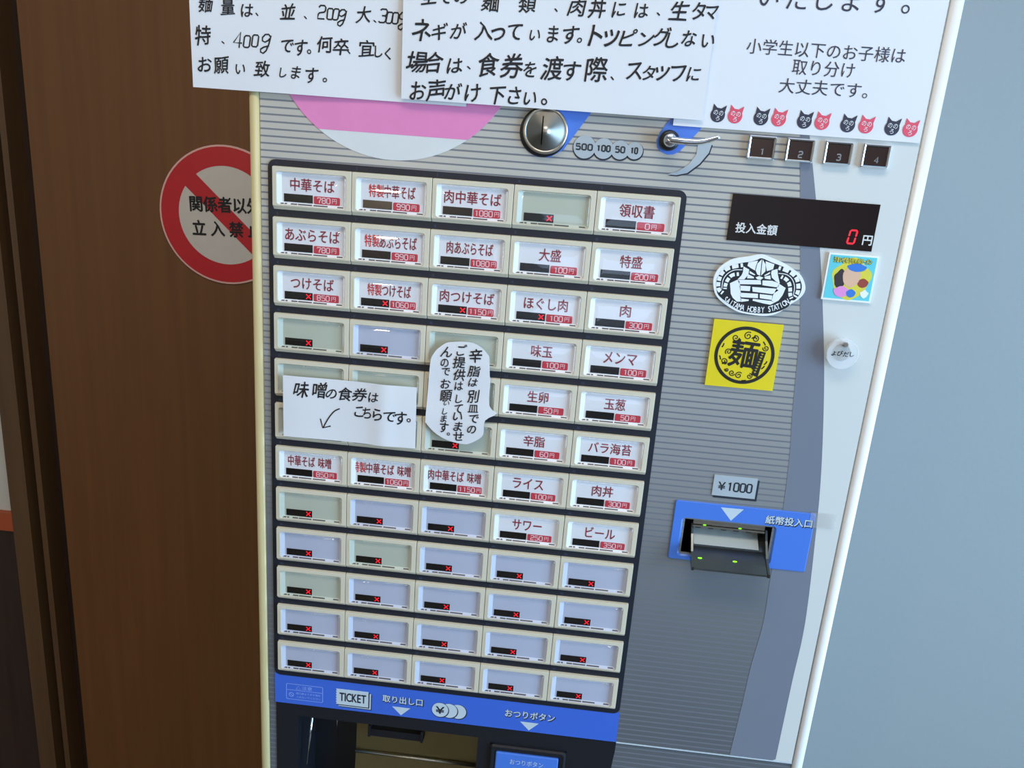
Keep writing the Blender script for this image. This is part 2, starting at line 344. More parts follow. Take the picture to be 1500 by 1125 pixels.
# ------------------------------------------------------------------ mesh builder
class MB:
    def __init__(self):
        self.v, self.f, self.smooth = [], [], []

    def add(self, verts, faces, smooth=False):
        n = len(self.v)
        self.v += [tuple(p) for p in verts]
        self.f += [tuple(i + n for i in f) for f in faces]
        self.smooth += [smooth] * len(faces)
        return self

    def poly(self, pts, z=0.0):
        return self.add([(*p, z) for p in pts], [tuple(range(len(pts)))])

    def bridge(self, loops, smooth=False, cap_first=False, cap_last=False, closed=False):
        n = len(loops[0])
        vs = [p for lp in loops for p in lp]
        fs = []
        for k in range(len(loops) - (0 if closed else 1)):
            a, b = k * n, ((k + 1) % len(loops)) * n
            fs += [(a + i, a + (i + 1) % n, b + (i + 1) % n, b + i) for i in range(n)]
        if cap_first:
            fs.append(tuple(range(n))[::-1])
        if cap_last:
            fs.append(tuple(range((len(loops) - 1) * n, len(loops) * n)))
        return self.add(vs, fs, smooth)

    def prism(self, pts, z0, z1, bevel=0.0):
        if bevel:
            cx = sum(p[0] for p in pts) / len(pts)
            cy = sum(p[1] for p in pts) / len(pts)
            ins = []
            for x, y in pts:
                d = math.hypot(x - cx, y - cy) or 1
                ins.append((x - (x - cx) / d * bevel, y - (y - cy) / d * bevel))
            return self.bridge([[(*p, z0) for p in pts], [(*p, z1 - bevel) for p in pts], [(*p, z1) for p in ins]], cap_first=True, cap_last=True)
        return self.bridge([[(*p, z0) for p in pts], [(*p, z1) for p in pts]], cap_first=True, cap_last=True)

    def box(self, u0, u1, v0, v1, z0, z1):
        return self.prism([(u0, v0), (u1, v0), (u1, v1), (u0, v1)], z0, z1)

    def lathe(self, c, prof, n=32, smooth=True, sx=1.0, sy=1.0, cap=True):
        loops = [[(c[0] + r * sx * math.cos(2 * math.pi * i / n), c[1] + r * sy * math.sin(2 * math.pi * i / n), z) for i in range(n)] for r, z in prof]
        return self.bridge(loops, smooth, cap_first=True, cap_last=cap)

    def tube(self, path, radii, n=10):
        loops = []
        for i, p in enumerate(path):
            a = Vector(path[max(i - 1, 0)])
            b = Vector(path[min(i + 1, len(path) - 1)])
            t = (b - a).normalized()
            x = t.cross(Vector((0.03, 0.01, 1))).normalized()
            y = t.cross(x)
            loops.append([tuple(Vector(p) + radii[i] * (math.cos(2 * math.pi * k / n) * x + math.sin(2 * math.pi * k / n) * y)) for k in range(n)])
        return self.bridge(loops, True, cap_first=True, cap_last=True)

    def ribbon(self, path, w, z=0.0):
        """A pen stroke of width w along a path."""
        left, right = [], []
        for i, p in enumerate(path):
            a, b = path[max(i - 1, 0)], path[min(i + 1, len(path) - 1)]
            dx, dy = b[0] - a[0], b[1] - a[1]
            d = math.hypot(dx, dy) or 1
            nx, ny = -dy / d * w / 2, dx / d * w / 2
            left.append((p[0] + nx, p[1] + ny, z))
            right.append((p[0] - nx, p[1] - ny, z))
        n = len(path)
        return self.add(left + right, [(i, i + n, i + n + 1, i + 1) for i in range(n - 1)])

    def ring(self, c, r0, r1, z, n=48, sx=1.0):
        lo = [[(c[0] + r * sx * math.cos(2 * math.pi * i / n), c[1] + r * math.sin(2 * math.pi * i / n), z) for i in range(n)] for r in (r1, r0)]
        return self.bridge(lo)

    def glyph(self, ch, u, v, w, h, z=0.0, offset=0.0, rot=0.0, shear=0.0, wobble=0.0, em=False, seed=0):
        """One character centred on (u, v); w and h scale its em square."""
        if offset:
            for k, (du, dv) in enumerate(((offset, 0), (-offset, 0), (0, offset), (0, -offset))):
                self.glyph(ch, u + du * w, v + dv * h, w, h, z + 0.012 * (k + 1), 0.0, rot, shear, wobble, em, seed)
        gv, gf = GLYPHS[ch]
        if not gv:
            return self
        xs = [p[0] for p in gv]
        ys = [p[1] for p in gv]
        if em:
            cx, cy = 0.5, 0.38
        else:
            cx, cy = (min(xs) + max(xs)) / 2, (min(ys) + max(ys)) / 2
        co, si = math.cos(rot), math.sin(rot)
        out = []
        for x, y in gv:
            x, y = x - cx, y - cy
            if wobble:
                x, y = (x + wobble * math.sin(5.1 * y + 3.3 * x + seed) + shear * y,
                        y + wobble * math.sin(4.3 * x - 3.7 * y + 1.7 * seed) + 0.06 * x)
            x, y = x * w, y * h
            out.append((u + x * co - y * si, v + x * si + y * co, z))
        return self.add(out, gf)

    def text(self, s, u, v, height, z=0.0, width=None, offset=0.0, align='c', slant=0.0):
        """A printed line; height is that of its capitals or kanji, width (if given) that of the line."""
        if offset:
            for k, (du, dv) in enumerate(((1, 0), (-1, 0), (0, 1), (0, -1))):
                self.text(s, u + du * offset * height, v + dv * offset * height, height, z + 0.012 * (k + 1), width, 0.0, align, slant)
        pen, placed = 0.0, []
        for ch in s:
            if ch in ' \u3000':
                pen += 0.4
                continue
            gv = GLYPHS[ch][0]
            if ord(ch) > 0x2e00:
                placed.append((ch, pen, 0.0))
                pen += 1.0
            else:
                x0, x1 = min(p[0] for p in gv), max(p[0] for p in gv)
                placed.append((ch, pen - x0, 0.0))
                pen += x1 - x0 + 0.09
        pts = [(x + dx, y) for ch, dx, _ in placed for x, y in GLYPHS[ch][0]]
        x0, x1 = min(p[0] for p in pts), max(p[0] for p in pts)
        y0, y1 = min(p[1] for p in pts), max(p[1] for p in pts)
        ky = height / max(y1 - y0, 0.25) if any(c not in '\u30fc' for c in s) else height
        kx = width / (x1 - x0) if width else ky
        ax = {'c': (x0 + x1) / 2, 'l': x0, 'r': x1}[align]
        for ch, dx, _ in placed:
            gv, gf = GLYPHS[ch]
            self.add([(u + (x + dx - ax) * kx + slant * (y - (y0 + y1) / 2) * ky, v + (y - (y0 + y1) / 2) * ky, z) for x, y in gv], gf)
        return self

    def warp(self, fn):
        self.v = [(u, v, z + fn(u, v)) for u, v, z in self.v]
        return self

    def mesh(self, name, material, origin):
        me = bpy.data.meshes.new(name)
        o = P(*origin)
        me.from_pydata([tuple(P(*p) - o) for p in self.v], [], self.f)
        me.polygons.foreach_set('use_smooth', self.smooth)
        me.materials.append(MATS[material])
        me.update()
        return me


WORLD_AT = {}


def place(name, data, at, parent=None):
    """Link an object at world position `at`, under a parent or at top level."""
    o = bpy.data.objects.new(name, data)
    COL.objects.link(o)
    at = Vector(at)
    WORLD_AT[o] = at
    if parent is not None:
        o.parent = parent
        o.location = at - WORLD_AT[parent]
    else:
        o.location = at
    return o


def part(name, mb, material, parent, origin, label=None):
    o = place(name, mb.mesh(name, material, origin), P(*origin), parent)
    if label:
        o['label'] = label
    return o


def tag(o, label, cat, group=None):
    o['label'] = label
    o['category'] = cat
    if group:
        o['group'] = group
    return o


def structure(o, label=None):
    o['kind'] = 'structure'
    if label:
        o['label'] = label
    return o


def rr(u0, u1, v0, v1, r, n=4):
    pts = []
    for cx, cy, a in ((u1 - r, v0 + r, -90), (u1 - r, v1 - r, 0), (u0 + r, v1 - r, 90), (u0 + r, v0 + r, 180)):
        for k in range(n):
            t = math.radians(a + 90 * k / (n - 1))
            pts.append((cx + r * math.cos(t), cy + r * math.sin(t)))
    return pts


def at_z(loop, z):
    return [(*p, z) for p in loop]


def spline(pts, n=6):
    """Catmull-Rom curve through the points."""
    out = []
    q = [pts[0]] + list(pts) + [pts[-1]]
    for i in range(1, len(q) - 2):
        for k in range(n):
            t = k / n
            out.append(tuple(0.5 * (2 * b + (c - a) * t + (2 * a - 5 * b + 4 * c - d) * t * t + (3 * b - a - 3 * c + d) * t ** 3)
                             for a, b, c, d in zip(q[i - 1], q[i], q[i + 1], q[i + 2])))
    out.append(tuple(pts[-1]))
    return out


# ------------------------------------------------------------------ drawn digits
DIGIT = {  # strokes on a cell 1 wide and 1.6 high
    '0': [[(0.2, 0), (0.8, 0), (1, 0.2), (1, 1.4), (0.8, 1.6), (0.2, 1.6), (0, 1.4), (0, 0.2), (0.2, 0)]],
    '1': [[(0.15, 1.3), (0.55, 1.6), (0.55, 0)]],
    '2': [[(0, 1.35), (0.2, 1.6), (0.8, 1.6), (1, 1.4), (1, 1.0), (0.85, 0.82), (0.15, 0.7), (0, 0.5), (0, 0), (1, 0)]],
    '3': [[(0, 1.45), (0.2, 1.6), (0.8, 1.6), (1, 1.4), (1, 1.0), (0.8, 0.82), (0.35, 0.82)], [(0.8, 0.82), (1, 0.64), (1, 0.2), (0.8, 0), (0.2, 0), (0, 0.15)]],
    '4': [[(0.75, 0), (0.75, 1.6), (0, 0.5), (1.05, 0.5)]],
    '5': [[(0.95, 1.6), (0.05, 1.6), (0.05, 0.9), (0.75, 0.95), (1, 0.75), (1, 0.2), (0.8, 0), (0.2, 0), (0, 0.15)]],
    '6': [[(0.95, 1.5), (0.75, 1.6), (0.2, 1.6), (0, 1.4), (0, 0.2), (0.2, 0), (0.8, 0), (1, 0.2), (1, 0.65), (0.8, 0.85), (0, 0.85)]],
    '7': [[(0, 1.25), (0, 1.6), (1, 1.6), (1, 1.3), (0.6, 0.6), (0.55, 0)]],
    '8': [[(0.2, 0.82), (0, 1.0), (0, 1.4), (0.2, 1.6), (0.8, 1.6), (1, 1.4), (1, 1.0), (0.8, 0.82), (0.2, 0.82), (0, 0.64), (0, 0.2), (0.2, 0), (0.8, 0), (1, 0.2), (1, 0.64), (0.8, 0.82)]],
    '9': [[(1, 0.8), (0.2, 0.8), (0, 1.0), (0, 1.4), (0.2, 1.6), (0.8, 1.6), (1, 1.4), (1, 0.2), (0.8, 0), (0.2, 0), (0.05, 0.12)]],
    'g': [[(0.95, 1.25), (0.7, 1.45), (0.35, 1.42), (0.1, 1.15), (0.15, 0.85), (0.45, 0.75), (0.75, 0.9), (0.98, 1.35), (0.9, 0.6), (0.72, 0.0), (0.45, -0.25), (0.15, -0.15), (0.1, 0.1), (0.4, 0.3), (0.95, 0.45)]],
}


def digits(mb, s, u, v, w, h, pen, z, shear=0.0, gap=0.35):
    """Digits drawn as strokes of width pen; w is the width of the whole number."""
    cell = w / (len(s) + gap * (len(s) - 1))
    for i, ch in enumerate(s):
        for path in DIGIT[ch]:
            mb.ribbon([(u - w / 2 + cell * (i * (1 + gap) + x) + shear * (y / 1.6 - 0.5) * h, v + (y / 1.6 - 0.5) * h) for x, y in path], pen, z)
    return mb


# ------------------------------------------------------------------ words
R, K = 'menu_ink', 'red_ink'
MENU = {  # (row, column): (special word, rest, printed width, price, sold out)
    (0, 0): ('', '中華そば', 28, '780', 0), (0, 1): ('特製', '中華そば', 29, '990', 0), (0, 2): ('', '肉中華そば', 35, '1080', 0),
    (0, 4): ('', '領収書', 21, '0', 0),
    (1, 0): ('', 'あぶらそば', 35, '780', 0), (1, 1): ('特製', 'あぶらそば', 33, '990', 0), (1, 2): ('', '肉あぶらそば', 29, '1080', 0),
    (1, 3): ('', '大盛', 13.5, '100', 0), (1, 4): ('', '特盛', 13.5, '200', 0),
    (2, 0): ('', 'つけそば', 28, '850', 1), (2, 1): ('特製', 'つけそば', 28, '1060', 1), (2, 2): ('', '肉つけそば', 34.5, '1150', 1),
    (2, 3): ('', 'ほぐし肉', 27.5, '100', 1), (2, 4): ('', '肉', 6.6, '300', 0),
    (3, 3): ('', '味玉', 13.5, '100', 0), (3, 4): ('', 'メンマ', 21, '100', 0),
    (4, 3): ('', '生卵', 13.5, '50', 0), (4, 4): ('', '玉葱', 13.5, '50', 0),
    (5, 3): ('', '辛脂', 14, '60', 0), (5, 4): ('', 'バラ海苔', 28, '100', 0),
    (6, 0): ('', '中華そば 味噌', 30, '850', 0), (6, 1): ('特製', '中華そば 味噌', 40, '1060', 0), (6, 2): ('', '肉中華そば 味噌', 36, '1150', 0),
    (6, 3): ('', 'ライス', 20.5, '100', 0), (6, 4): ('', '肉丼', 14, '300', 0),
    (7, 3): ('', 'サワー', 20, '250', 0), (7, 4): ('', 'ビール', 20, '350', 0),
}
GREEN = {(0, 3), (3, 0), (3, 2), (4, 0), (4, 1), (4, 2), (5, 0), (5, 1), (5, 2), (7, 0), (8, 1), (9, 0)}
plain = ''.join(a + b for a, b, *_ in MENU.values()).replace(' ', '') + '0123456789円¥' + '小学生以下のお子様は取り分け大丈夫です。' \
    + ''.join(h[0] for h in PRINT_TOP) + '注意開口部より手や物を入れないでくださいよびだしのろおつりボタン△'
hand = ''.join(h[0] for q in (HAND_PORTION, HAND_ONION, HAND_MISO, HAND_BUBBLE) for h in q)
load_glyphs(plain + hand + '投入金額円紙幣口取り出しおつりボタンTICKET¥関係者以外立禁止SAITAMAHOBBYSTATIONうまいぜゆうちゃんラーメン麺')

# ------------------------------------------------------------------ the room
Z_WALL = -352.0
XL, XR, YF = -2.3, 2.0, -3.6                       # room limits, metres
YB = -Z_WALL * U
TOP = 2.55


def slab(name, x0, x1, y0, y1, z0, z1, material, parent=None):
    mb = MB()
    c = Vector(((x0 + x1) / 2, (y0 + y1) / 2, z0))
    me = bpy.data.meshes.new(name)
    vs = [(x, y, z) for z in (z0, z1) for x, y in ((x0, y0), (x1, y0), (x1, y1), (x0, y1))]
    me.from_pydata([tuple(Vector(p) - c) for p in vs], [], [(3, 2, 1, 0), (4, 5, 6, 7), (0, 1, 5, 4), (1, 2, 6, 5), (2, 3, 7, 6), (3, 0, 4, 7)])
    me.materials.append(MATS[material])
    return place(name, me, c, parent)


structure(slab('floor', XL, XR, YF, YB + 0.5, -0.06, 0.0, 'floor_tile'), 'dark tiled floor of the shop')
structure(slab('ceiling', XL, XR, YF, YB + 0.5, TOP, TOP + 0.06, 'ceiling_paint'), 'off-white painted ceiling')
structure(slab('wall_left', XL - 0.08, XL, YF, YB + 0.2, 0, TOP, 'room_wall'))

D_L, D_R, D_T = -463.0, 345.0, 690.0               # outside of the door frame
wb = MB()
wb.box(XL / U, D_L, FLOOR_V, (TOP - H) / U, Z_WALL - 80, Z_WALL)
wb.box(D_L, D_R, D_T, (TOP - H) / U, Z_WALL - 80, Z_WALL)
wb.box(D_R, XR / U, FLOOR_V, (TOP - H) / U, Z_WALL - 80, Z_WALL)
wall = structure(part('wall_back', wb, 'wall_paint', None, (600, FLOOR_V, Z_WALL)), 'pale blue-grey painted wall behind the machine')
wl = MB().box(XL / U + 1, D_L - 0.5, -460, (TOP - H) / U - 1, Z_WALL, Z_WALL + 1.5)
part('white_plaster', wl, 'white_wall', wall, (-800, -460, Z_WALL), 'white plaster beside the door frame')
part('wainscot', MB().box(XL / U + 1, D_L - 0.5, FLOOR_V + 0.5, -472, Z_WALL, Z_WALL + 6), 'dark_wood_and_shade', wall, (-800, FLOOR_V, Z_WALL), 'dark wooden wainscot')
part('dado_rail', MB().box(XL / U + 1, D_L - 0.5, -472, -448, Z_WALL, Z_WALL + 9), 'orange_rail', wall, (-800, -472, Z_WALL), 'orange-brown dado rail')

# wall on the window side, with the window the daylight comes through
wy0, wy1, wz0, wz1 = -1.65, -0.25, 0.35, 1.95
wr = MB()


def wbox(mb, x0, x1, y0, y1, z0, z1):
    mb.box(x0 / U, x1 / U, (z0 - H) / U, (z1 - H) / U, -y1 / U, -y0 / U)


wbox(wr, XR, XR + 0.08, YF, wy0, 0, TOP)
wbox(wr, XR, XR + 0.08, wy1, YB + 0.2, 0, TOP)
wbox(wr, XR, XR + 0.08, wy0, wy1, 0, wz0)
wbox(wr, XR, XR + 0.08, wy0, wy1, wz1, TOP)
structure(part('wall_right', wr, 'room_wall', None, (XR / U, FLOOR_V, 1000)))
wf = MB()
fx0, fx1, fz0, fz1 = 0.0, 0.75, 0.4, 1.05
wbox(wf, XL, fx0, YF - 0.08, YF, 0, TOP)
wbox(wf, fx1, XR, YF - 0.08, YF, 0, TOP)
wbox(wf, fx0, fx1, YF - 0.08, YF, 0, fz0)
wbox(wf, fx0, fx1, YF - 0.08, YF, fz1, TOP)
structure(part('wall_front', wf, 'room_wall', None, (0, FLOOR_V, -YF / U)))
f2 = MB()
for a in ((fx0, fx0 + 0.04, fz0, fz1), (fx1 - 0.04, fx1, fz0, fz1), (fx0 + 0.04, fx1 - 0.04, fz0, fz0 + 0.04), (fx0 + 0.04, fx1 - 0.04, fz1 - 0.04, fz1)):
    wbox(f2, a[0], a[1], YF - 0.015, YF + 0.01, a[2], a[3])
structure(part('window_2', f2, 'window_frame', None, (0.4 / U, (fz0 - H) / U, -YF / U)), 'aluminium frame of the low front window')
fr = MB()
for a in ((wy0, wy0 + 0.05, wz0, wz1), (wy1 - 0.05, wy1, wz0, wz1), (wy0 + 0.05, wy1 - 0.05, wz0, wz0 + 0.05), (wy0 + 0.05, wy1 - 0.05, wz1 - 0.05, wz1)):
    wbox(fr, XR - 0.01, XR + 0.015, *a)
structure(part('window_1', fr, 'window_frame', None, (XR / U, (wz0 - H) / U, 800)), 'aluminium window frame')

# door with its frame
leaf = MB().prism([(-401, FLOOR_V + 6), (285, FLOOR_V + 6), (285, 640), (-401, 640)], Z_WALL - 32, Z_WALL + 2, 1.5)
door = structure(part('door_1', leaf, 'door_wood', None, (-58, FLOOR_V + 6, Z_WALL)), 'brown wood-grain door behind the ticket machine')
jm = MB()
jm.prism([(-463, FLOOR_V), (-440, FLOOR_V), (-440, 690), (-463, 690)], Z_WALL - 70, Z_WALL + 10, 0.8)
jm.box(-431, -424, FLOOR_V, 660, Z_WALL - 70, Z_WALL + 4)
jm.prism([(322, FLOOR_V), (345, FLOOR_V), (345, 690), (322, 690)], Z_WALL - 70, Z_WALL + 10, 0.8)
jm.box(306, 313, FLOOR_V, 660, Z_WALL - 70, Z_WALL + 4)
jm.box(-440, 322, 668, 690, Z_WALL - 70, Z_WALL + 10)
part('door_frame', jm, 'frame_wood', door, (-58, FLOOR_V, Z_WALL), 'brown wooden door frame')
rv = MB()  # gaps of the frame, their shade put into a dark fill
rv.box(-440, -431, FLOOR_V, 668, Z_WALL - 70, Z_WALL - 8)
rv.box(-424, -402, FLOOR_V, 660, Z_WALL - 70, Z_WALL - 22)
rv.box(286, 306, FLOOR_V, 660, Z_WALL - 70, Z_WALL - 22)
rv.box(313, 322, FLOOR_V, 668, Z_WALL - 70, Z_WALL - 8)
rv.box(-424, 306, 642, 668, Z_WALL - 70, Z_WALL - 22)
part('gap_shade', rv, 'dark_wood_and_shade', door, (-58, FLOOR_V, Z_WALL), 'recessed gaps of the door frame, coloured dark for their shade')
lv = MB()
lv.lathe((262, -480), [(9, Z_WALL + 2), (9, Z_WALL + 8), (4, Z_WALL + 9), (4, Z_WALL + 40)], 20)
lv.tube([(262, -480, Z_WALL + 38), (225, -480, Z_WALL + 40), (165, -480, Z_WALL + 40)], [4, 5, 4.5], 12)
part('door_handle', lv, 'steel', door, (262, -480, Z_WALL))

# round no-entry sign on the door
SC = (-185.2, -68.0)
SZ = Z_WALL + 2
SR = 73.5
sg = MB().lathe(SC, [(SR, SZ), (SR, SZ + 1.6)], 64, False)
sign = tag(part('no_entry_sign', sg, 'sign_pink', None, (SC[0], SC[1] - SR, SZ)),
           'round red and white no-entry sign with black lettering on the brown door', 'sign')
z = SZ + 1.75
part('white_field', MB().lathe(SC, [(53, SZ + 1.62), (53, z)], 64, False), 'sign_white', sign, (*SC, SZ))
part('red_ring', MB().ring(SC, 52, 71.6, z + 0.1, 64), 'sign_red', sign, (*SC, SZ))
a = math.radians(-43)
bar = MB().add([(SC[0] + x * math.cos(a) - y * math.sin(a), SC[1] + x * math.sin(a) + y * math.cos(a), z + 0.12) for x, y in ((-56, -9), (56, -9), (56, 9), (-56, 9))], [(0, 1, 2, 3)])
part('diagonal_bar', bar, 'sign_red', sign, (*SC, SZ))
tx = MB()
for s, u0, dv, pitch, h in (('関係者以外', -32.5, 10.5, 16.0, 17.5), ('立入禁止', -30.0, -15.0, 20.7, 17.5)):
    for k, ch in enumerate(s):
        tx.glyph(ch, SC[0] + u0 + pitch * k, SC[1] + dv + 0.033 * pitch * k, h * 0.93, h, z + 0.3, 0.03, rot=0.033, em=True)
part('lettering', tx, 'pen_black', sign, (*SC, SZ))

# pendant lamps over the room
for k, (x, y, zz) in enumerate(((-0.43, -2.2, 1.32), (0.75, -2.5, 1.75), (-1.2, -2.5, 1.75))):
    root = place('pendant_lamp', None, (x, y, zz))
    tag(root, 'dark metal pendant lamp with a glowing warm bulb hanging from the ceiling', 'lamp', 'pendant lamps')
    o = (x / U, (zz - H) / U, -y / U)

    def col_lathe(prof, n=24):
        m = MB()
        lo = [[(o[0] + r * math.cos(2 * math.pi * i / n), o[1] + h, o[2] - r * math.sin(2 * math.pi * i / n)) for i in range(n)] for r, h in prof]
        return m.bridge(lo, True, cap_first=False, cap_last=True)
    part('lamp_shade', col_lathe([(100, 0), (92, 30), (60, 80), (22, 105), (20, 120)]), 'lamp_metal', root, o)
    part('bulb', col_lathe([(2, 8), (24, 14), (36, 40), (30, 64), (14, 84), (4, 90)]), 'lamp_glow', root, o)
    part('cable', MB().tube([(o[0], o[1] + 110, o[2]), (o[0], (TOP - H) / U, o[2])], [3, 3], 8), 'lamp_metal', root, o)
    d = bpy.data.lights.new('bulb_light', 'POINT')
    d.energy, d.color, d.shadow_soft_size = 8, (1.0, 0.78, 0.52), 0.05
    place('bulb_light', d, (x, y, zz - 0.03), root)

# ------------------------------------------------------------------ the ticket machine
M_BASE = (187.0, FLOOR_V, -167.0)
machine = tag(place('ticket_machine', None, P(*M_BASE)),
              'tall silver and white meal ticket vending machine with a grid of sixty menu buttons', 'ticket machine')
M_TOP = 215.0
E0, E1 = -8.0, 381.5                               # front panel limits
part('cabinet', MB().box(-13, 387, FLOOR_V, M_TOP, -334, -46), 'cabinet_white', machine, M_BASE)

hu0, hu1, hv0, hv1 = 280.2, 338.0, -233.0, -208.0   # banknote opening
ov0, ov1, ou0, ou1 = -560.0, -391.5, -2.6, 254.0   # ticket outlet opening
fp = MB()
for q in ((E0, hu0, -391.5, M_TOP), (hu1, E1, -391.5, M_TOP), (hu0, hu1, hv1, M_TOP), (hu0, hu1, -391.5, hv0)):
    fp.box(q[0], q[1], q[2], q[3], -46, -3)
part('front_panel', fp, 'striped_print', machine, (187, -391, -3), 'silver panel with fine level lines')
lp = MB()
for q in ((E0, ou0, ov0, ov1 - 0.6), (ou1, E1, ov0, ov1 - 0.6), (E0, E1, FLOOR_V + 60, ov0)):
    lp.box(q[0], q[1], q[2], q[3], -46, -3.8)
part('lower_panel', lp, 'striped_print', machine, (187, FLOOR_V + 60, -3), 'silver lower panel with fine level lines')
part('plinth', MB().box(-4, 378, FLOOR_V, FLOOR_V + 60, -46, -14), 'black_plastic', machine, (187, FLOOR_V, -30))
part('panel_edge', MB().box(ou1, E1, ov1 - 0.9, ov1 - 0.1, -4, -2.5), 'pale_print', machine, (320, ov1, -3))


def trim(u0, u1, material, flip):
    n = 10
    prof = [(u0, -46)]
    for k in range(n + 1):
        t = math.pi * k / n
        prof.append(((u0 + u1) / 2 - (u1 - u0) / 2 * math.copysign(abs(math.cos(t)) ** 0.6, math.cos(t)), -8 + 6.2 * math.sin(t) ** 0.6))
    prof.append((u1, -46))
    lo = [[(u, v, zz) for u, zz in reversed(prof)] for v in (FLOOR_V + 2, M_TOP + 2)]
    m = MB().bridge(lo, True, cap_first=True, cap_last=True)
    part('edge_trim', m, material, machine, ((u0 + u1) / 2, FLOOR_V, -8), 'cream rounded edge trim' if flip else 'white rounded edge trim')


trim(-15.2, -8.0, 'trim_cream', True)
trim(382.3, 390.0, 'trim_white', False)

bl, brr = spline(BAND_L), spline(BAND_R)
bl = [(bl[0][0] - 3, M_TOP)] + bl + [(bl[-1][0], ov1)]
brr = [(brr[0][0] - 4, M_TOP)] + brr + [(brr[-1][0] - 2, ov1)]
bl = [p for p in bl if p[1] >= ov1]
brr = [p for p in brr if p[1] >= ov1]
bd = MB().prism(bl + brr[::-1], -3.05, -2.85)
part('curved_band', bd, 'band_grey', machine, (330, -300, -3), 'curved blue-grey printed band')
wp = MB().prism(brr + [(E1 - 0.2, ov1), (E1 - 0.2, M_TOP)], -3.05, -2.8)
part('white_panel', wp, 'panel_white', machine, (370, -300, -3), 'smooth white side panel')

part('button_panel', MB().prism(rr(-3.3, 253.5, -367, 3.9, 5, 6), -3, -2.3), 'navy_panel', machine, (125, -367, -3), 'dark navy plate behind the menu buttons')

# --- one menu button of each kind; the rest copy its meshes
W0, W1, V0, V1 = 2.6, 46.8, -23.3, -2.9            # window of the button
outer_back = rr(0.12, 49.88, -26.3, -0.05, 0.5)
outer_mid = rr(0.12, 49.88, -26.0, -0.05, 0.5)
outer_front = rr(0.2, 49.8, -24.0, -0.25, 0.5)
win = rr(W0, W1, V0, V1, 1.8)
win_in = rr(W0 + 0.25, W1 - 0.25, V0 + 0.25, V1 - 0.25, 1.7)
tray_in = rr(5.6, 44.4, -21.5, -4.0, 0.8)
BEZEL = MB().bridge([at_z(outer_back, -2.4), at_z(outer_mid, -2.2), at_z(outer_front, -0.15), at_z(rr(0.4, 49.6, -23.8, -0.4, 0.5), 0), at_z(win, 0), at_z(win_in, -0.7)]).mesh('menu_button', 'bezel_cream', (0, 0, 0))


def inset(d):
    return rr(W0 + d, W1 - d, V0 + d, V1 - d, max(1.8 - d * 0.3, 0.6))


COVER = MB().bridge([at_z(inset(0.05), -0.3), at_z(inset(0.15), 0.35), at_z(inset(0.7), 0.95), at_z(inset(1.6), 1.15), at_z(inset(4), 1.4), at_z(inset(7.5), 1.5)], True, cap_last=True).mesh('clear_cover', 'clear_cover', (0, 0, 0))
TRAY = {c: MB().bridge([at_z(win_in, -0.7), at_z(tray_in, -2.1)]).mesh('tray_wall', 'tray_' + c, (0, 0, 0)) for c in ('white', 'green', 'blue')}
CARD = {c: MB().poly(rr(5.0, 45.0, -22.0, -3.6, 0.8), -2.08).mesh('label_card', 'card_' + c, (0, 0, 0)) for c in ('white', 'green', 'blue')}
DISPLAY = MB().prism([(6.9, -21.1), (25.2, -21.1), (25.2, -16.2), (6.9, -16.2)], -2.07, -1.9).mesh('stock_display', 'black_window', (0, 0, 0))
PRICE = MB().prism(rr(25.9, 42.4, -21.3, -16.5, 0.8), -2.07, -1.92).mesh('price_tag', 'price_red', (0, 0, 0))
sl = MB()
for s0, s1 in ((4.2, 7.0), (7.6, 9.0), (11.5, 15.5), (16.0, 25.0), (25.8, 34.8), (41.0, 45.0)):
    sl.add([(s0, -22.6, -0.98), (s1, -22.6, -0.98), (s1, -21.95, -1.6), (s0, -21.95, -1.6)], [(0, 1, 2, 3)])
SLOTS = sl.mesh('ledge_slot', 'slot_dark', (0, 0, 0))
xs = MB()
for i in range(5):
    for j in {i, 4 - i}:
        cx, cy = 22.6 + (i - 2) * 0.62, -18.65 + (j - 2) * 0.62
        xs.poly([(cx - 0.33, cy - 0.33), (cx + 0.33, cy - 0.33), (cx + 0.33, cy + 0.33), (cx - 0.33, cy + 0.33)], -1.82)
CROSS = xs.mesh('sold_out_cross', 'led_red', (0, 0, 0))

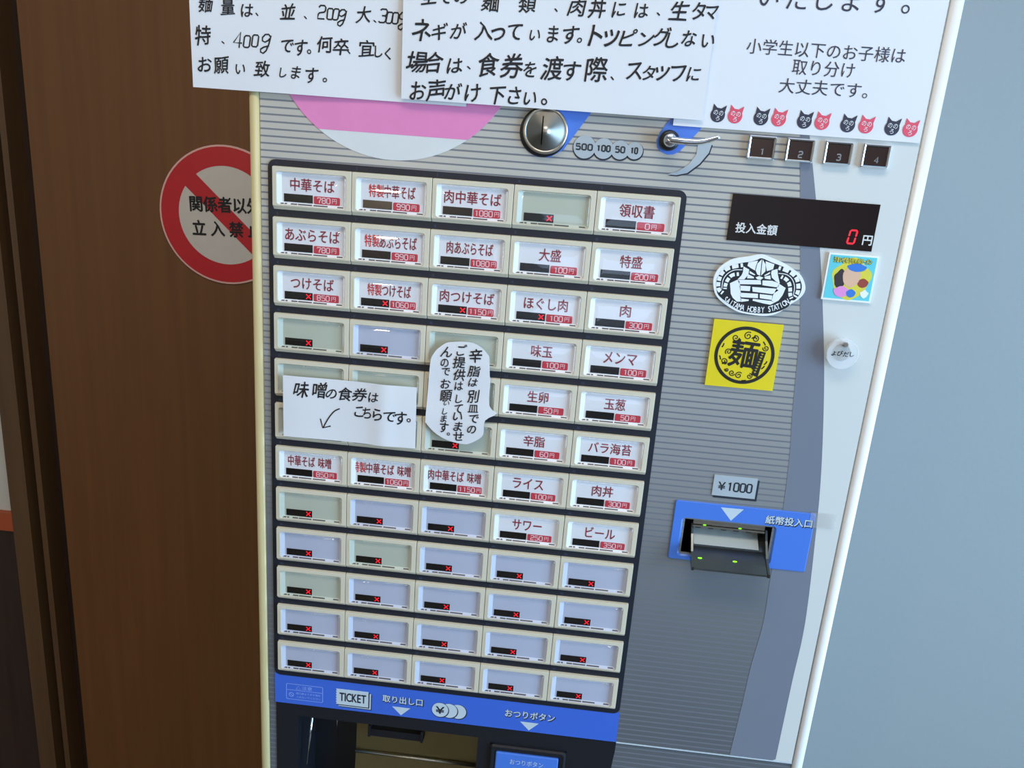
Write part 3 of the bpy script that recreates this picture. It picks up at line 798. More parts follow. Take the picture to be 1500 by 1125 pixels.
PITCH_U, PITCH_V = 50.0, 30.63
for r in range(12):
    for c in range(5):
        u, v = c * PITCH_U, -r * PITCH_V
        item = MENU.get((r, c))
        kind = 'white' if item else 'green' if (r, c) in GREEN else 'blue'
        b = place('menu_button', BEZEL, P(u, v), machine)
        if item:
            b['label'] = 'menu button with a white card lettered in red, %s yen' % item[3]
        else:
            b['label'] = 'blank menu button with a %s card' % ('grey-green' if kind == 'green' else 'pale lavender')
        place('tray_wall', TRAY[kind], P(u, v), b)
        place('label_card', CARD[kind], P(u, v), b)
        place('stock_display', DISPLAY, P(u, v), b)
        place('ledge_slot', SLOTS, P(u, v), b)
        if item is None or item[4]:
            if (r, c) not in {(3, 2), (4, 0), (4, 1), (4, 2), (5, 0), (5, 1)}:
                place('sold_out_cross', CROSS, P(u, v), b)
        place('clear_cover', COVER, P(u, v), b)
        part('button_number', MB().text(str(r * 5 + c + 1), u + 2.0, v + 1.9, 1.7, -2.2, align='l'), 'number_ink', b, (u, v, 0))
        if item:
            red, rest, width, price, _ = item
            n_all = len(red) + len(rest.replace(' ', '')) + (0.4 if ' ' in rest else 0)
            wid_red = width * len(red) / n_all
            h = 7.6 if width > 8 else 7.4
            u_mid = 25.0
            if r == 6:
                u_mid = 23.4
            if red:
                part('special_word', MB().text(red, u + u_mid - width / 2, v - 10.3, h, -1.95, width=wid_red * 0.97, offset=0.012, align='l'), 'red_ink', b, (u, v, 0), 'bright red lettering')
            hh = 1.2 if rest == '' else h
            part('lettering', MB().text(rest, u + u_mid - width / 2 + wid_red, v - 10.3, hh, -1.95, width=width - wid_red, offset=0.012, align='l'), 'menu_ink', b, (u, v, 0), 'dark red lettering')
            place('price_tag', PRICE, P(u, v), b)
            pt = MB()
            pw = 2.75 * len(price)
            digits(pt, price, u + 34.1 - 1.9, v - 18.9, pw - 0.3, 3.2, 0.5, -1.86)
            pt.text('円', u + 34.1 + pw / 2 + 0.7, v - 18.9, 2.9, -1.86, width=2.9)
            part('price_lettering', pt, 'price_ink', b, (u, v, 0))

# --- coin slot
cs = place('coin_slot', MB().lathe((166, 32), [(13.4, -3), (13.4, -0.6), (12.9, 0.2), (12.1, 0.3), (11.6, 0.0)], 48, cap=False).mesh('coin_slot', 'steel', (166, 32, -3)), P(166, 32, -3), machine)
cs['label'] = 'round brushed metal coin slot'
part('dish', MB().lathe((166, 32), [(11.7, 0.0), (11.2, -0.3), (8, -1.0), (4, -1.5), (0.5, -1.6)], 48), 'dish_steel', cs, (166, 32, 0))
part('slit', MB().prism(rr(164.4, 166.0, 23.5, 40.4, 0.8), -2, -0.4), 'black_plastic', cs, (165, 32, 1))
part('slit_edge', MB().prism(rr(163.8, 164.5, 23.8, 40.2, 0.3), -2, 0.0), 'chrome', cs, (164, 32, 1))
part('black_ring_and_shade', MB().lathe((165.0, 31.2), [(14.3, -3), (14.3, -2.5), (14.0, -2.3)], 48), 'black_plastic', cs, (165, 31, -3))  # dark disc set off-centre as the painted cast shadow of the slot
bs = MB().prism([(155.6, 22.2), (161.1, 17.2), (169.5, 17.0), (177.5, 22.0), (192.5, 45), (215, 80), (196, 80), (166, 50)], -3.05, -2.7)
part('blue_flash', bs, 'blue_print', machine, (175, 40, -3), 'blue printed flash beside the coin slot')

cl = MB()
cd = MB()
for (cx, cy, cr) in ((189.9, 24.5, 6.7), (201.2, 24.4, 6.0), (211.0, 24.3, 5.5), (219.5, 24.5, 5.0)):
    cd.lathe((cx + 0.1, cy - 0.5), [(cr + 0.35, -3.02), (cr + 0.35, -2.72)], 36, False)
for i, (cx, cy, cr) in enumerate(((189.9, 24.5, 6.6), (201.2, 24.4, 5.9), (211.0, 24.3, 5.4), (219.5, 24.5, 4.9))):
    cl.lathe((cx, cy), [(cr, -3.02), (cr, -2.66 + i * 0.015)], 36, False)
co = part('coin_label', cl, 'grey_print', machine, (204, 24, -3), 'grey discs naming the accepted coins')
part('outline', cd, 'dark_print', co, (204, 24, -3))
ct = MB()
for s, x, w in (('500', 189.7, 10.2), ('100', 201.2, 8.4), ('50', 211.0, 6.0), ('10', 219.3, 4.6)):
    digits(ct, s, x, 24.5, w - 0.7, 3.2, 0.85, -2.5, 0.0, 0.5)
part('lettering', ct, 'dark_print', co, (204, 24, -3))

# --- coin return lever
bs = MB().prism([(231.5, 31.2), (232.4, 27.4), (234.9, 25.0), (239.0, 23.6), (242.5, 24.0), (246, 26.2), (255.8, 38.5), (268, 60), (252, 60), (237, 42), (233.0, 36)], -3.05, -2.72)
part('blue_flash', bs, 'blue_print', machine, (245, 40, -3), 'blue printed flash beside the return lever')
cr = [(256.0, 30.3), (260.3, 31.6), (264.0, 31.6), (262.9, 26.4), (258.4, 19.9), (251.9, 14.1), (245.7, 12.4), (240.2, 12.5), (246.3, 14.6), (252.1, 19.0), (255.8, 25.0)][::-1]
ca = part('turn_arrow', MB().prism([(x + 0.6, y - 0.7) for x, y in cr], -3.05, -2.78), 'dark_print', machine, (255, 22, -3), 'grey crescent arrow with a dark edge')
part('arrow_face', MB().prism(cr, -3.05, -2.68), 'grey_print', ca, (255, 22, -3))
lv = part('return_lever', MB().lathe((238.7, 31.6), [(5.9, -3), (5.9, 0.5), (4.8, 2.5), (3.9, 2.6)], 36), 'black_plastic', machine, (238.7, 31.6, -3), 'chrome coin return lever on a black hub')
part('lever_hub', MB().lathe((238.7, 31.6), [(3.8, 2.0), (3.8, 6.5), (2.8, 8.0)], 28), 'chrome', lv, (238.7, 31.6, 2))
part('lever_arm', MB().tube(spline([(238.3, 31.8, 8), (246.4, 31.4, 9), (254.3, 31.7, 9.5), (259.4, 32.9, 10), (265.7, 35.2, 10.5)], 4),
                            [2.1 - 0.055 * i for i in range(17)], 12), 'chrome', lv, (250, 32, 8))

# --- round sticker with a pink field, half hidden by the notices
RC, RR_ = (74.0, 85.3), 76.8
disc = tag(part('round_sticker', MB().lathe(RC, [(RR_, -3), (RR_, -2.75)], 96, False), 'film_white', None, (RC[0], RC[1] - RR_, -3)),
           'large round sticker with a pink field above a white foot, under the handwritten notices', 'sticker')
seg = [(RC[0] + RR_ * math.cos(t), RC[1] + RR_ * math.sin(t)) for t in [math.asin((23.5 - RC[1]) / RR_) + k * (math.pi - 2 * math.asin((23.5 - RC[1]) / RR_)) / 60 for k in range(61)]]
part('pink_field', MB().prism(seg, -2.76, -2.66), 'pink_film', disc, (*RC, -3))

# --- amount display
dp = part('amount_display', MB().prism([(280.2, -23.0), (366.0, -23.0), (366.0, 4.5), (280.2, 4.5)], -3, -2.2), 'display_black', machine, (323, -9, -3), 'black glossy display of the inserted amount')
part('lettering', MB().text('投入金額', 296.9, -15.0, 6.0, -2.1, width=24.5, offset=0.025), 'display_ink', dp, (297, -15, -3))
part('yen_mark', MB().text('円', 362.4, -16.6, 5.6, -2.1, width=5.4, offset=0.025), 'display_ink', dp, (362, -16, -3))
sg = MB()


def seg_quad(x0, y0, x1, y1, w=1.0):
    d = math.hypot(x1 - x0, y1 - y0)
    nx, ny = -(y1 - y0) / d * w / 2, (x1 - x0) / d * w / 2
    tx_, ty_ = (x1 - x0) / d * w / 2, (y1 - y0) / d * w / 2
    pts = [(x0, y0), (x0 + tx_ - nx, y0 + ty_ - ny), (x1 - tx_ - nx, y1 - ty_ - ny), (x1, y1), (x1 - tx_ + nx, y1 - ty_ + ny), (x0 + tx_ + nx, y0 + ty_ + ny)]
    sg.poly([(353.3 + px + 0.12 * py, -15.3 + py) for px, py in pts], -2.1)


hw, hh = 2.0, 3.9
for q in ((-hw, hh, hw, hh), (-hw, -hh, hw, -hh), (-hw, 0.15, -hw, hh), (hw, 0.15, hw, hh), (-hw, -hh, -hw, -0.15), (hw, -hh, hw, -0.15)):
    seg_quad(*q)
part('digit', sg, 'led_red', dp, (353, -15, -2), 'glowing red digit')

# --- four small numbered buttons
for k, (x0, x1) in enumerate(((284.4, 300.2), (306.2, 322.2), (328.0, 343.9), (349.5, 365.3))):
    lo = [at_z(rr(x0, x1, 24.6, 38.0, 0.6), -3), at_z(rr(x0, x1, 24.6, 38.0, 0.6), -0.6), at_z(rr(x0 + 0.6, x1 - 0.6, 25.2, 37.4, 0.5), 0.2),
          at_z(rr(x0 + 1.3, x1 - 1.3, 25.9, 36.7, 0.4), -0.1), at_z(rr(x0 + 1.7, x1 - 1.7, 26.3, 36.3, 0.3), -0.8)]
    nb = part('number_button', MB().bridge(lo), 'chrome', machine, ((x0 + x1) / 2, 31, -3), 'square dark button in a chrome frame, numbered %d' % (k + 1))
    part('button_face', MB().prism(rr(x0 + 1.7, x1 - 1.7, 26.3, 36.3, 0.3), -1.5, -0.6), 'brown_window', nb, ((x0 + x1) / 2, 31, -3))
    part('digit', digits(MB(), str(k + 1), (x0 + x1) / 2 + 0.7, 29.2, 2.1, 3.3, 0.75, -0.5), 'digit_grey', nb, ((x0 + x1) / 2, 31, -3))

# --- banknote inlet
pl_ = rr(272.2, 363.8, -238.0, -195.0, 1.5)
hl = rr(hu0, hu1, hv0, hv1, 1.2)
bi = part('banknote_inlet', MB().bridge([at_z(pl_, -3), at_z(pl_, -2.3), at_z(rr(272.6, 363.4, -237.6, -195.4, 1.4), -2.0), at_z(rr(hu0 - 2.5, hu1 + 2.5, hv0 - 2.2, hv1 + 1.2, 2.5), -2.0), at_z(hl, -4.2)]),
          'blue_print', machine, (318, -216, -3), 'blue plate around the banknote inlet')
part('recess', MB().bridge([at_z(hl, -4.0), at_z(rr(hu0, hu1, hv0, hv1, 1.0), -30)], cap_last=True), 'black_plastic', bi, (309, -220, -10))
ml = MB()
ml.box(286.5, 334, -212.5, -208.4, -16, -6)
ml.box(286.5, 334, -214.2, -212.9, -16, -5.0)
part('inlet_lip', ml, 'steel', bi, (310, -212, -10))
tb = MB()
for k in range(5):
    tb.box(289 + k * 8.5, 292.5 + k * 8.5, -216.6, -214.4, -16, -9)
part('lip_tooth', tb, 'black_plastic', bi, (310, -215, -10))
tr = MB()
top = [(287.5, -215.5, -14), (287.8, -221.5, -7), (287.5, -229.0, 2), (287.3, -235.1, 14)]
for (x0, x1) in ((286.6, 335.6),):
    rows = [(-215.5, -16), (-221, -10), (-226.5, -2), (-231.5, 8), (-234.8, 14), (-235.9, 14.2), (-237.0, 12.5), (-233.5, 6), (-229.0, -4), (-224, -13), (-218, -17)]
    tr.bridge([[(x, v, zz) for v, zz in reversed(rows)] for x in (x0, x1)], False, cap_first=True, cap_last=True)
part('note_tray', tr, 'smoked_steel', bi, (311, -226, 0), 'smoked grey metal tray jutting out')
gp = MB().bridge([[(x, v, zz) for v, zz in ((-225.6, -2.6), (-220.8, -9.2), (-215.8, -14.8), (-216.2, -15.4), (-221.2, -9.8), (-226, -3.2))] for x in (288.2, 331.5)], False, cap_first=True, cap_last=True)
part('guide_plate', gp, 'pale_steel', bi, (310, -220, -9), 'pale metal guide plate')
ts = MB()
for x0, x1 in ((285.8, 287.2), (335.2, 336.6)):
    prof = [(-213, -16), (-213, -8), (-219, -4), (-228, 4), (-234.0, 14.6), (-236.4, 14.6), (-237.4, 12.5), (-229, -6), (-222, -16)]
    ts.bridge([[(x, v, zz) for v, zz in reversed(prof)] for x in (x0, x1)], False, cap_first=True, cap_last=True)
part('tray_side', ts, 'smoked_steel', bi, (311, -226, 0))
for x, y, zz in ((291.6, -230.7, 7.2), (314.6, -230.7, 7.2)):
    part('green_light_and_glint', MB().tube([(x - 1.3, y, zz), (x, y, zz + 0.1), (x + 1.3, y, zz)], [0.25, 0.5, 0.25], 8), 'led_and_glint_green', bi, (x, y, zz), 'small glowing stand-in for the reflection of a green light')
for x, y, zz in ((294.2, -212.6, -6), (317.8, -212.6, -6)):  # upper pair: reflections of the green lights, made as glowing shapes
    part('green_light_and_glint', MB().tube([(x - 1.0, y, zz), (x, y, zz + 0.1), (x + 1.0, y, zz)], [0.12, 0.24, 0.12], 8), 'led_and_glint_green', bi, (x, y, zz), 'small glowing stand-in for the reflection of a green light')
part('arrow_mark', MB().prism([(302.1, -197.0), (309.9, -205.9), (317.1, -196.8)], -2.1, -1.9), 'pale_print', bi, (309, -200, -2))
bt = MB().text('紙幣投入口', 347.4 + 0.4, -202.7, 6.1, -1.93, width=30.6, offset=0.06)
part('lettering_shadow', bt, 'dark_print', bi, (347, -202, -2))
part('lettering', MB().text('紙幣投入口', 347.4, -202.3, 5.8, -1.88, width=30.2, offset=0.025), 'pale_print', bi, (347, -202, -2))
pp = part('price_plate', MB().box(296.2, 324.4, -190.6, -176.0, -3, -2.6), 'dark_print', machine, (309, -182, -3), 'grey plate naming the accepted banknote, with a dark drop shadow')
part('plate_face', MB().box(294.9, 323.0, -189.0, -174.5, -3, -2.4), 'grey_print', pp, (309, -182, -3))
part('lettering', digits(MB().text('¥', 300.6, -181.9, 5.6, -2.3, width=4.6, offset=0.02), '1000', 312.2, -181.9, 15.6, 5.8, 1.05, -2.3, 0.0, 0.4), 'dark_print', pp, (309, -182, -3))

# --- blue strip of instructions under the buttons
st = part('instruction_strip', MB().box(-3.2, 253.8, -391.6, -366.0, -3, -2.55), 'blue_strip', machine, (125, -379, -3), 'blue strip of instructions below the buttons')
z1 = -2.5
cb = MB()
o_, i_ = rr(5.5, 33.6, -387.7, -374.0, 1.0), rr(5.85, 33.25, -387.35, -374.35, 0.8)
cb.bridge([at_z(o_, z1), at_z(i_, z1)])
cb.ribbon([(5.6, -379.4), (33.5, -379.4)], 0.35, z1)
cb.ring((9.4, -383.5), 1.5, 1.9, z1, 24).ribbon([(8.3, -382.4), (10.5, -384.6)], 0.4, z1)
cb.ribbon([(13.0, -378.4), (14.8, -375.4), (16.6, -378.4), (13.0, -378.4)], 0.3, z1)
cb.text('注意', 21.4, -376.8, 3.0, z1, width=7.6)
cb.text('開口部より手や物を', 22.4, -381.9, 1.9, z1, width=18.5)
cb.text('入れないでください', 22.6, -385.0, 1.9, z1, width=18.5)
part('caution_mark', cb, 'caution_ink', st, (19, -381, -2.5))
zig = [(43.4 + (0.9 if k % 2 else 0), -373.6 - k * 13.4 / 12) for k in range(13)]
tk = zig + [(68.2, -387.1), (68.2, -373.5)]
part('ticket_shadow', MB().prism([(x + 2.6, y - 2.3) for x, y in tk], -2.56, -2.5), 'dark_print', st, (57, -381, -2.5))
part('ticket_back', MB().prism([(x + 1.9, y - 1.6) for x, y in tk], -2.56, -2.46), 'pale_print', st, (57, -381, -2.5))
part('ticket_edge', MB().prism([(x + 0.9, y - 0.8) for x, y in tk], -2.56, -2.43), 'dark_print', st, (57, -381, -2.5))
part('ticket_front', MB().prism(tk, -2.56, -2.38), 'pale_print', st, (57, -381, -2.5), 'pale printed ticket')
part('lettering', MB().text('TICKET', 56.4, -380.2, 7.2, -2.32, width=20, offset=0.025), 'dark_print', st, (57, -381, -2.5))
part('yen_mark', MB().text('¥', 122.4, -381.6, 6.0, -2.2, width=6.4, offset=0.025), 'dark_print', st, (122, -381, -2.5))
for word, x, y, w in (('取り出し口', 94.0, -377.2, 30.0), ('おつりボタン', 189.0, -377.3, 36.5)):
    part('lettering_shadow', MB().text(word, x + 0.4, y - 0.45, 6.3, -2.45, width=w + 0.4, offset=0.06), 'dark_print', st, (x, y, -2.5))
    part('lettering', MB().text(word, x, y, 6.0, -2.4, width=w, offset=0.025), 'pale_print', st, (x, y, -2.5))
for x in (93.2, 189.2):
    part('arrow_mark', MB().prism([(x - 6.9, -383.5), (x, -390.4), (x + 6.8, -383.5)], -2.56, -2.42), 'pale_print', st, (x, -387, -2.5))
for k, x in enumerate((135.8, 129.2, 122.4)):
    cx = part('coin_edge', MB().lathe((x + 0.35, -381.8), [(6.5, -2.56), (6.5, -2.44 + 0.06 * k)], 36, False), 'dark_print', st, (x, -381, -2.5))
    part('coin_mark', MB().lathe((x, -381.5), [(6.1, -2.56), (6.1, -2.41 + 0.06 * k)], 36, False), 'pale_print', st, (x, -381, -2.5))

# --- ticket outlet
fo = [(ou0, ov0 + 2), (ou1 - 14, ov0 + 2), (ou1 - 14, -428), (ou1, -396), (ou1, ov1 - 0.7), (ou0, ov1 - 0.7)]
oc = MB()
oc.box(ou0, 14, ov0, ov1 - 0.7, -46, -3.2)
oc.box(14, 152, -402.5, ov1 - 0.7, -46, -3.2)
oc.box(152, ou1 - 14, ov0, -447, -46, -3.2)
oc.box(152, 161.5, -447, ov1 - 0.7, -46, -3.2)
oc.box(161.5, ou1 - 14, -405.5, ov1 - 0.7, -46, -3.2)
oc.box(218.5, ou1 - 14, -447, -405.5, -46, -3.2)
oc.box(14, 152, ov0, -520, -46, -3.2)
oc.prism([(ou1 - 14, ov0), (ou1 - 13, ov0), (ou1, ov1 - 8), (ou1, ov1 - 0.7), (ou1 - 14, ov1 - 0.7)], -46, -3.2)
ot = part('ticket_outlet', oc, 'black_plastic', machine, (125, ov0, -20), 'black housing of the ticket and change outlet')
part('corner_panel', MB().prism([(ou1 - 13, ov0), (ou1, ov0), (ou1, ov1 - 8)], -46, -3.8), 'striped_print', ot, (250, -500, -20))
part('recess_wall', MB().add([(14, -520, -45), (152, -520, -45), (152, -402.5, -45), (14, -402.5, -45)], [(0, 1, 2, 3)]), 'black_plastic', ot, (80, -460, -45))
bp = MB().bridge([[(x, v, zz) for v, zz in ((-520, -8), (-480, -28), (-450, -32), (-404, -34), (-404, -38), (-520, -38))] for x in (52, 151)], False, cap_first=True, cap_last=True)
bp.f = [tuple(reversed(f)) for f in bp.f]
part('metal_plate', bp, 'brass_plate', ot, (100, -450, -34), 'dull brass-coloured metal plate')
part('plate_hook', MB().box(63, 107, -432.4, -426, -36, -26).box(63, 65.0, -432.4, -422, -36, -24.5).box(105, 107, -432.4, -422, -36, -24.5), 'black_plastic', ot, (85, -429, -30))
part('plate_lip', MB().tube([(52, -452, -30), (100, -452.2, -30), (151, -452.5, -30)], [1.3, 1.3, 1.3], 10), 'steel', ot, (100, -446, -31))
part('flap_edge', MB().tube([(22.5, -403.0, -14), (19.5, -450, -8)], [0.9, 0.9], 8).tube([(36, -403.5, -30), (37, -440, -30)], [0.8, 0.8], 8), 'chrome', ot, (22, -425, -12))
lo = [at_z(rr(161.5, 218.5, -447, -405.5, 3), -4), at_z(rr(161.5, 218.5, -447, -405.5, 3), -1.6), at_z(rr(163, 217, -445.5, -407, 2.6), -0.8), at_z(rr(165.6, 214, -443, -410.5, 1.6), -1.4), at_z(rr(166, 213.5, -442.6, -411, 1.4), -3)]
cb2 = part('change_button', MB().bridge(lo), 'black_plastic', machine, (190, -447, -3), 'blue change button in a black frame')
part('button_lens', MB().bridge([at_z(rr(166, 213.5, -442.6, -411, 1.2), -4), at_z(rr(166.3, 213.2, -442.3, -411.3, 1.2), -0.9), at_z(rr(167, 212.5, -441.6, -412, 1.2), -0.5)], cap_last=True), 'blue_print', cb2, (190, -430, -3))
part('lettering', MB().text('おつりボタン', 189.8, -418.2, 4.6, -0.4, width=25), 'pale_print', cb2, (190, -430, -3))


# ------------------------------------------------------------------ notices and stickers
def sheet(outline_u, outline_v, zf, thick=0.25, nu=24, nv=24):
    """A sheet of paper spanning u and v ranges, lying on the height field zf(u, v)."""
    (u0, u1), (v0, v1) = outline_u, outline_v
    m = MB()
    vs, fs = [], []
    for s in (0, 1):
        for j in range(nv + 1):
            for i in range(nu + 1):
                u = u0(v0 + (v1 - v0) * j / nv) + (u1(v0 + (v1 - v0) * j / nv) - u0(v0 + (v1 - v0) * j / nv)) * i / nu
                v = v0 + (v1 - v0) * j / nv
                vs.append((u, v, zf(u, v) - s * thick))
    n = (nu + 1) * (nv + 1)
    ix = lambda i, j, s: s * n + j * (nu + 1) + i
    for j in range(nv):
        for i in range(nu):
            fs.append((ix(i, j, 0), ix(i + 1, j, 0), ix(i + 1, j + 1, 0), ix(i, j + 1, 0)))
            fs.append((ix(i, j, 1), ix(i, j + 1, 1), ix(i + 1, j + 1, 1), ix(i + 1, j, 1)))
    edge = [ix(i, 0, 0) for i in range(nu)] + [ix(nu, j, 0) for j in range(nv)] + [ix(i, nv, 0) for i in range(nu, 0, -1)] + [ix(0, j, 0) for j in range(nv, 0, -1)]
    m.add(vs, fs, True)
    return m.bridge([[vs[k + n] for k in edge], [vs[k] for k in edge]])


def handwriting(items, zf, seed, k=1.0, lift=0.18):
    rnd = random.Random(seed)
    m = MB()
    for ch, u, v, h in items:
        em = ch in '、。'
        if ch in DIGIT:
            digits(m, ch, u, v, h * 0.55, h * 0.98, 0.85, 0, rnd.uniform(0.1, 0.2))
        elif em:
            m.glyph(ch, u, v, h * k, h * k, 0, 0.012, rnd.uniform(-0.1, 0.1), wobble=0.01, seed=rnd.uniform(0, 9))
        else:
            gv = GLYPHS[ch][0]
            span = max(max(p[0] for p in gv) - min(p[0] for p in gv), max(p[1] for p in gv) - min(p[1] for p in gv))
            q = 0.97 * h * k / span
            m.glyph(ch, u, v, q * rnd.uniform(0.95, 1.05), q * rnd.uniform(0.97, 1.08), 0, 0.013, rnd.uniform(-0.04, 0.07), shear=rnd.uniform(0.05, 0.2), wobble=0.022, seed=rnd.uniform(0, 9))
    return m.warp(lambda u, v: zf(u, v) + lift)


def ripple(base, amp, ku, kv, ph):
    return lambda u, v: base + amp * math.sin(ku * u + kv * v + ph) + 0.5 * amp * math.sin(1.9 * ku * u - 0.7 * kv * v + 2 * ph)


# left handwritten notice, reaching past the machine's edge
z1f = ripple(-0.9, 0.5, 0.035, 0.03, 0.6)
n1 = tag(part('handwritten_notice', sheet(((lambda v: -48.4 - 0.002 * (v - 42)), (lambda v: 118.0)), (42.2, 200), z1f), 'paper', None, (35, 42, -1)),
         'white paper notice handwritten with noodle portion weights, reaching past the cream edge of the machine', 'notice')
part('handwriting', handwriting(HAND_PORTION, z1f, 3), 'pen_black', n1, (35, 60, -1))
# middle handwritten notice, overlapping it
z2f = ripple(0.7, 0.45, 0.03, 0.04, 2.2)
n2 = tag(part('handwritten_notice', sheet(((lambda v: 79.4 - 0.01 * (v - 44)), (lambda v: 256.4 - 0.01 * (v - 44))), (44.0, 190), z2f), 'paper', None, (168, 44, 1)),
         'white paper notice handwritten with the longest lines, above the coin slot', 'notice')
part('handwriting', handwriting(HAND_ONION, z2f, 5, 1.02), 'pen_black', n2, (168, 70, 1))
# printed notice with the row of cats
z3f = ripple(-1.6, 0.12, 0.03, 0.03, 1.0)
n3 = tag(part('printed_notice', sheet(((lambda v: 240.0), (lambda v: 380.5)), (40.2, 212), z3f), 'paper', None, (310, 40, -2)),
         'white printed notice with a row of black and red cat heads, above the numbered buttons', 'notice')
pm = MB()
for s, u, v, w in (('小学生以下のお子様は', 319.5, 85.6, 87.6), ('取り分け', 319.9, 76.2, 34.5), ('大丈夫です。', 321.8, 66.0, 49.5)):
    pm.text(s, u, v, 8.1 if '。' not in s else 8.0, 0, width=w)
for ch, u, v, h in PRINT_TOP:
    v -= 4.6 if ch == '。' else 2.8
    pm.glyph(ch, u, v, h * (1.0 if ch != '。' else 1.1), h * (1.0 if ch != '。' else 1.1))
part('lettering', pm.warp(lambda u, v: z3f(u, v) + 0.2), 'print_navy', n3, (310, 70, -2))
for k, (u, v) in enumerate(CATS):
    a0 = -0.12
    pts = []
    for i in range(28):
        t = 2 * math.pi * i / 28
        pts.append((4.15 * math.cos(t), 3.9 * math.sin(t) - 0.6))
    ear_r = [(3.6, 1.5), (3.9, 5.4), (1.2, 3.2)]
    ear_l = [(-1.2, 3.2), (-3.7, 5.0), (-3.6, 1.5)]
    pts = [p for p in pts if not (p[1] > 1.5)]
    pts = [p for p in pts if p[0] > 0 and p[1] <= 1.5 or p[0] <= 0]
    low = [(4.15 * math.cos(t), 4.1 * math.sin(t) - 0.6) for t in [math.radians(d) for d in range(-210, 31, 12)]]
    head = low + ear_r + ear_l
    m = MB().poly([(u + x * math.cos(a0) - y * math.sin(a0), v + x * math.sin(a0) + y * math.cos(a0)) for x, y in head], 0).warp(lambda u_, v_: z3f(u_, v_) + 0.2)
    cat = part('cat_head', m, 'cat_red' if k % 2 else 'cat_black', n3, (u, v, -2))
    fm = MB().glyph('の', u - 1.4, v + 0.7, 2.9, 3.5, 0, 0.0, a0).glyph('の', u + 1.7, v + 0.4, 2.9, 3.5, 0, 0.0, a0).glyph('ろ', u + 0.1, v - 2.4, 3.0, 3.2, 0, 0.0, a0)
    part('face_lines', fm.warp(lambda u_, v_: z3f(u_, v_) + 0.3), 'sticker_white', cat, (u, v, -2))

# note over the blank buttons
z4f = lambda u, v: 2.3 + 0.9 * math.exp(-((u - 74) / 7) ** 2) + 0.5 * math.sin(u * 0.09 + 0.6) + 0.2 * math.sin(v * 0.12)
n4 = tag(part('handwritten_note', sheet(((lambda v: 7.0), (lambda v: 96.0 - 0.014 * (v + 133))), (-175.2, -132.6), z4f, nu=40), 'paper', None, (51, -175, 2)),
         'small white note with two handwritten lines and an arrow pointing down at the miso buttons', 'note')
hm = handwriting(HAND_MISO, z4f, 8)
hm2 = MB().ribbon(spline(ARROW_SHAFT, 4), 0.8).ribbon(ARROW_HEAD, 0.8).warp(lambda u, v: z4f(u, v) + 0.2)
hm.add(hm2.v, hm2.f)
part('handwriting', hm, 'pen_black', n4, (51, -150, 2))

# speech bubble note
z5f = lambda u, v: 2.3 + 0.35 * math.sin(v * 0.16 + 1.0) + 0.3 * math.sin(u * 0.1)
bub = spline(BUBBLE + [BUBBLE[0]], 3)[:-1]
bc = (sum(p[0] for p in bub) / len(bub), sum(p[1] for p in bub) / len(bub))
bm = MB()
loops = []
for zoff, fac in ((-0.25, 0.02), (-0.25, 0.25), (-0.25, 0.5), (-0.25, 0.75), (-0.25, 1.0), (0, 1.0), (0, 0.8), (0, 0.6), (0, 0.4), (0, 0.2), (0, 0.02)):
    loops.append([(bc[0] + (x - bc[0]) * fac, bc[1] + (y - bc[1]) * fac, zoff) for x, y in bub])
bm.bridge(loops, False, cap_first=True, cap_last=True).warp(z5f)
n5 = tag(part('speech_bubble_note', bm, 'paper', None, (bc[0], -169, 2)), 'white speech-bubble cut-out with three handwritten vertical columns stuck over the buttons', 'note')
part('handwriting', handwriting(HAND_BUBBLE, z5f, 11, 1.0, 0.25), 'pen_black', n5, (bc[0], -135, 2))

# oval emblem sticker
em = tag(part('oval_sticker', MB().prism(spline(EMBLEM['outer'] + [EMBLEM['outer'][0]], 3)[:-1], -3, -1.4), 'sticker_white', None, (303, -68, -3)),
         'white and black oval sticker of two locked hands, below the amount display', 'sticker')
part('black_field', MB().poly(spline(EMBLEM['field'] + [EMBLEM['field'][0]], 3)[:-1], -1.33), 'emblem_black', em, (303, -49, -2))
ew = MB()
for w in EMBLEM['white']:
    ew.poly(w, -1.25)
part('locked_hands', ew, 'sticker_white', em, (303, -49, -2))
for k, q in enumerate(EMBLEM['feather']):
    sp = spline(q, 8)
    for i in range(len(q)):
        seg_ = sp[max(8 * i - 3, 0):8 * i + 4]
        part('feather', MB().ribbon(seg_, 2.4 if k in (0, 2) else 2.2, -1.24), 'sticker_white', em, (*q[i], -2))
for q in EMBLEM['line']:
    part('wing_line', MB().ribbon(spline(q, 6), 0.45, -1.24), 'sticker_white', em, (*q[2], -2))
et = MB()
words = 'SAITAMA HOBBY STATION'
arc = spline(EMBLEM['arc'], 10)
for i, ch in enumerate(words):
    t = (i + 0.5) / len(words) * (len(arc) - 1)
    j = min(int(t), len(arc) - 2)
    f_ = t - j
    p = [arc[j][q] + (arc[j + 1][q] - arc[j][q]) * f_ for q in (0, 1)]
    ang = math.atan2(arc[j + 1][1] - arc[j][1], arc[j + 1][0] - arc[j][0])
    if ch != ' ':
        et.glyph(ch, p[0], p[1] + 0.2, 3.1 if ch != 'I' else 3.2, 5.0, -1.22, 0.02, ang)
part('lettering', et, 'sticker_white', em, (303, -62, -2))

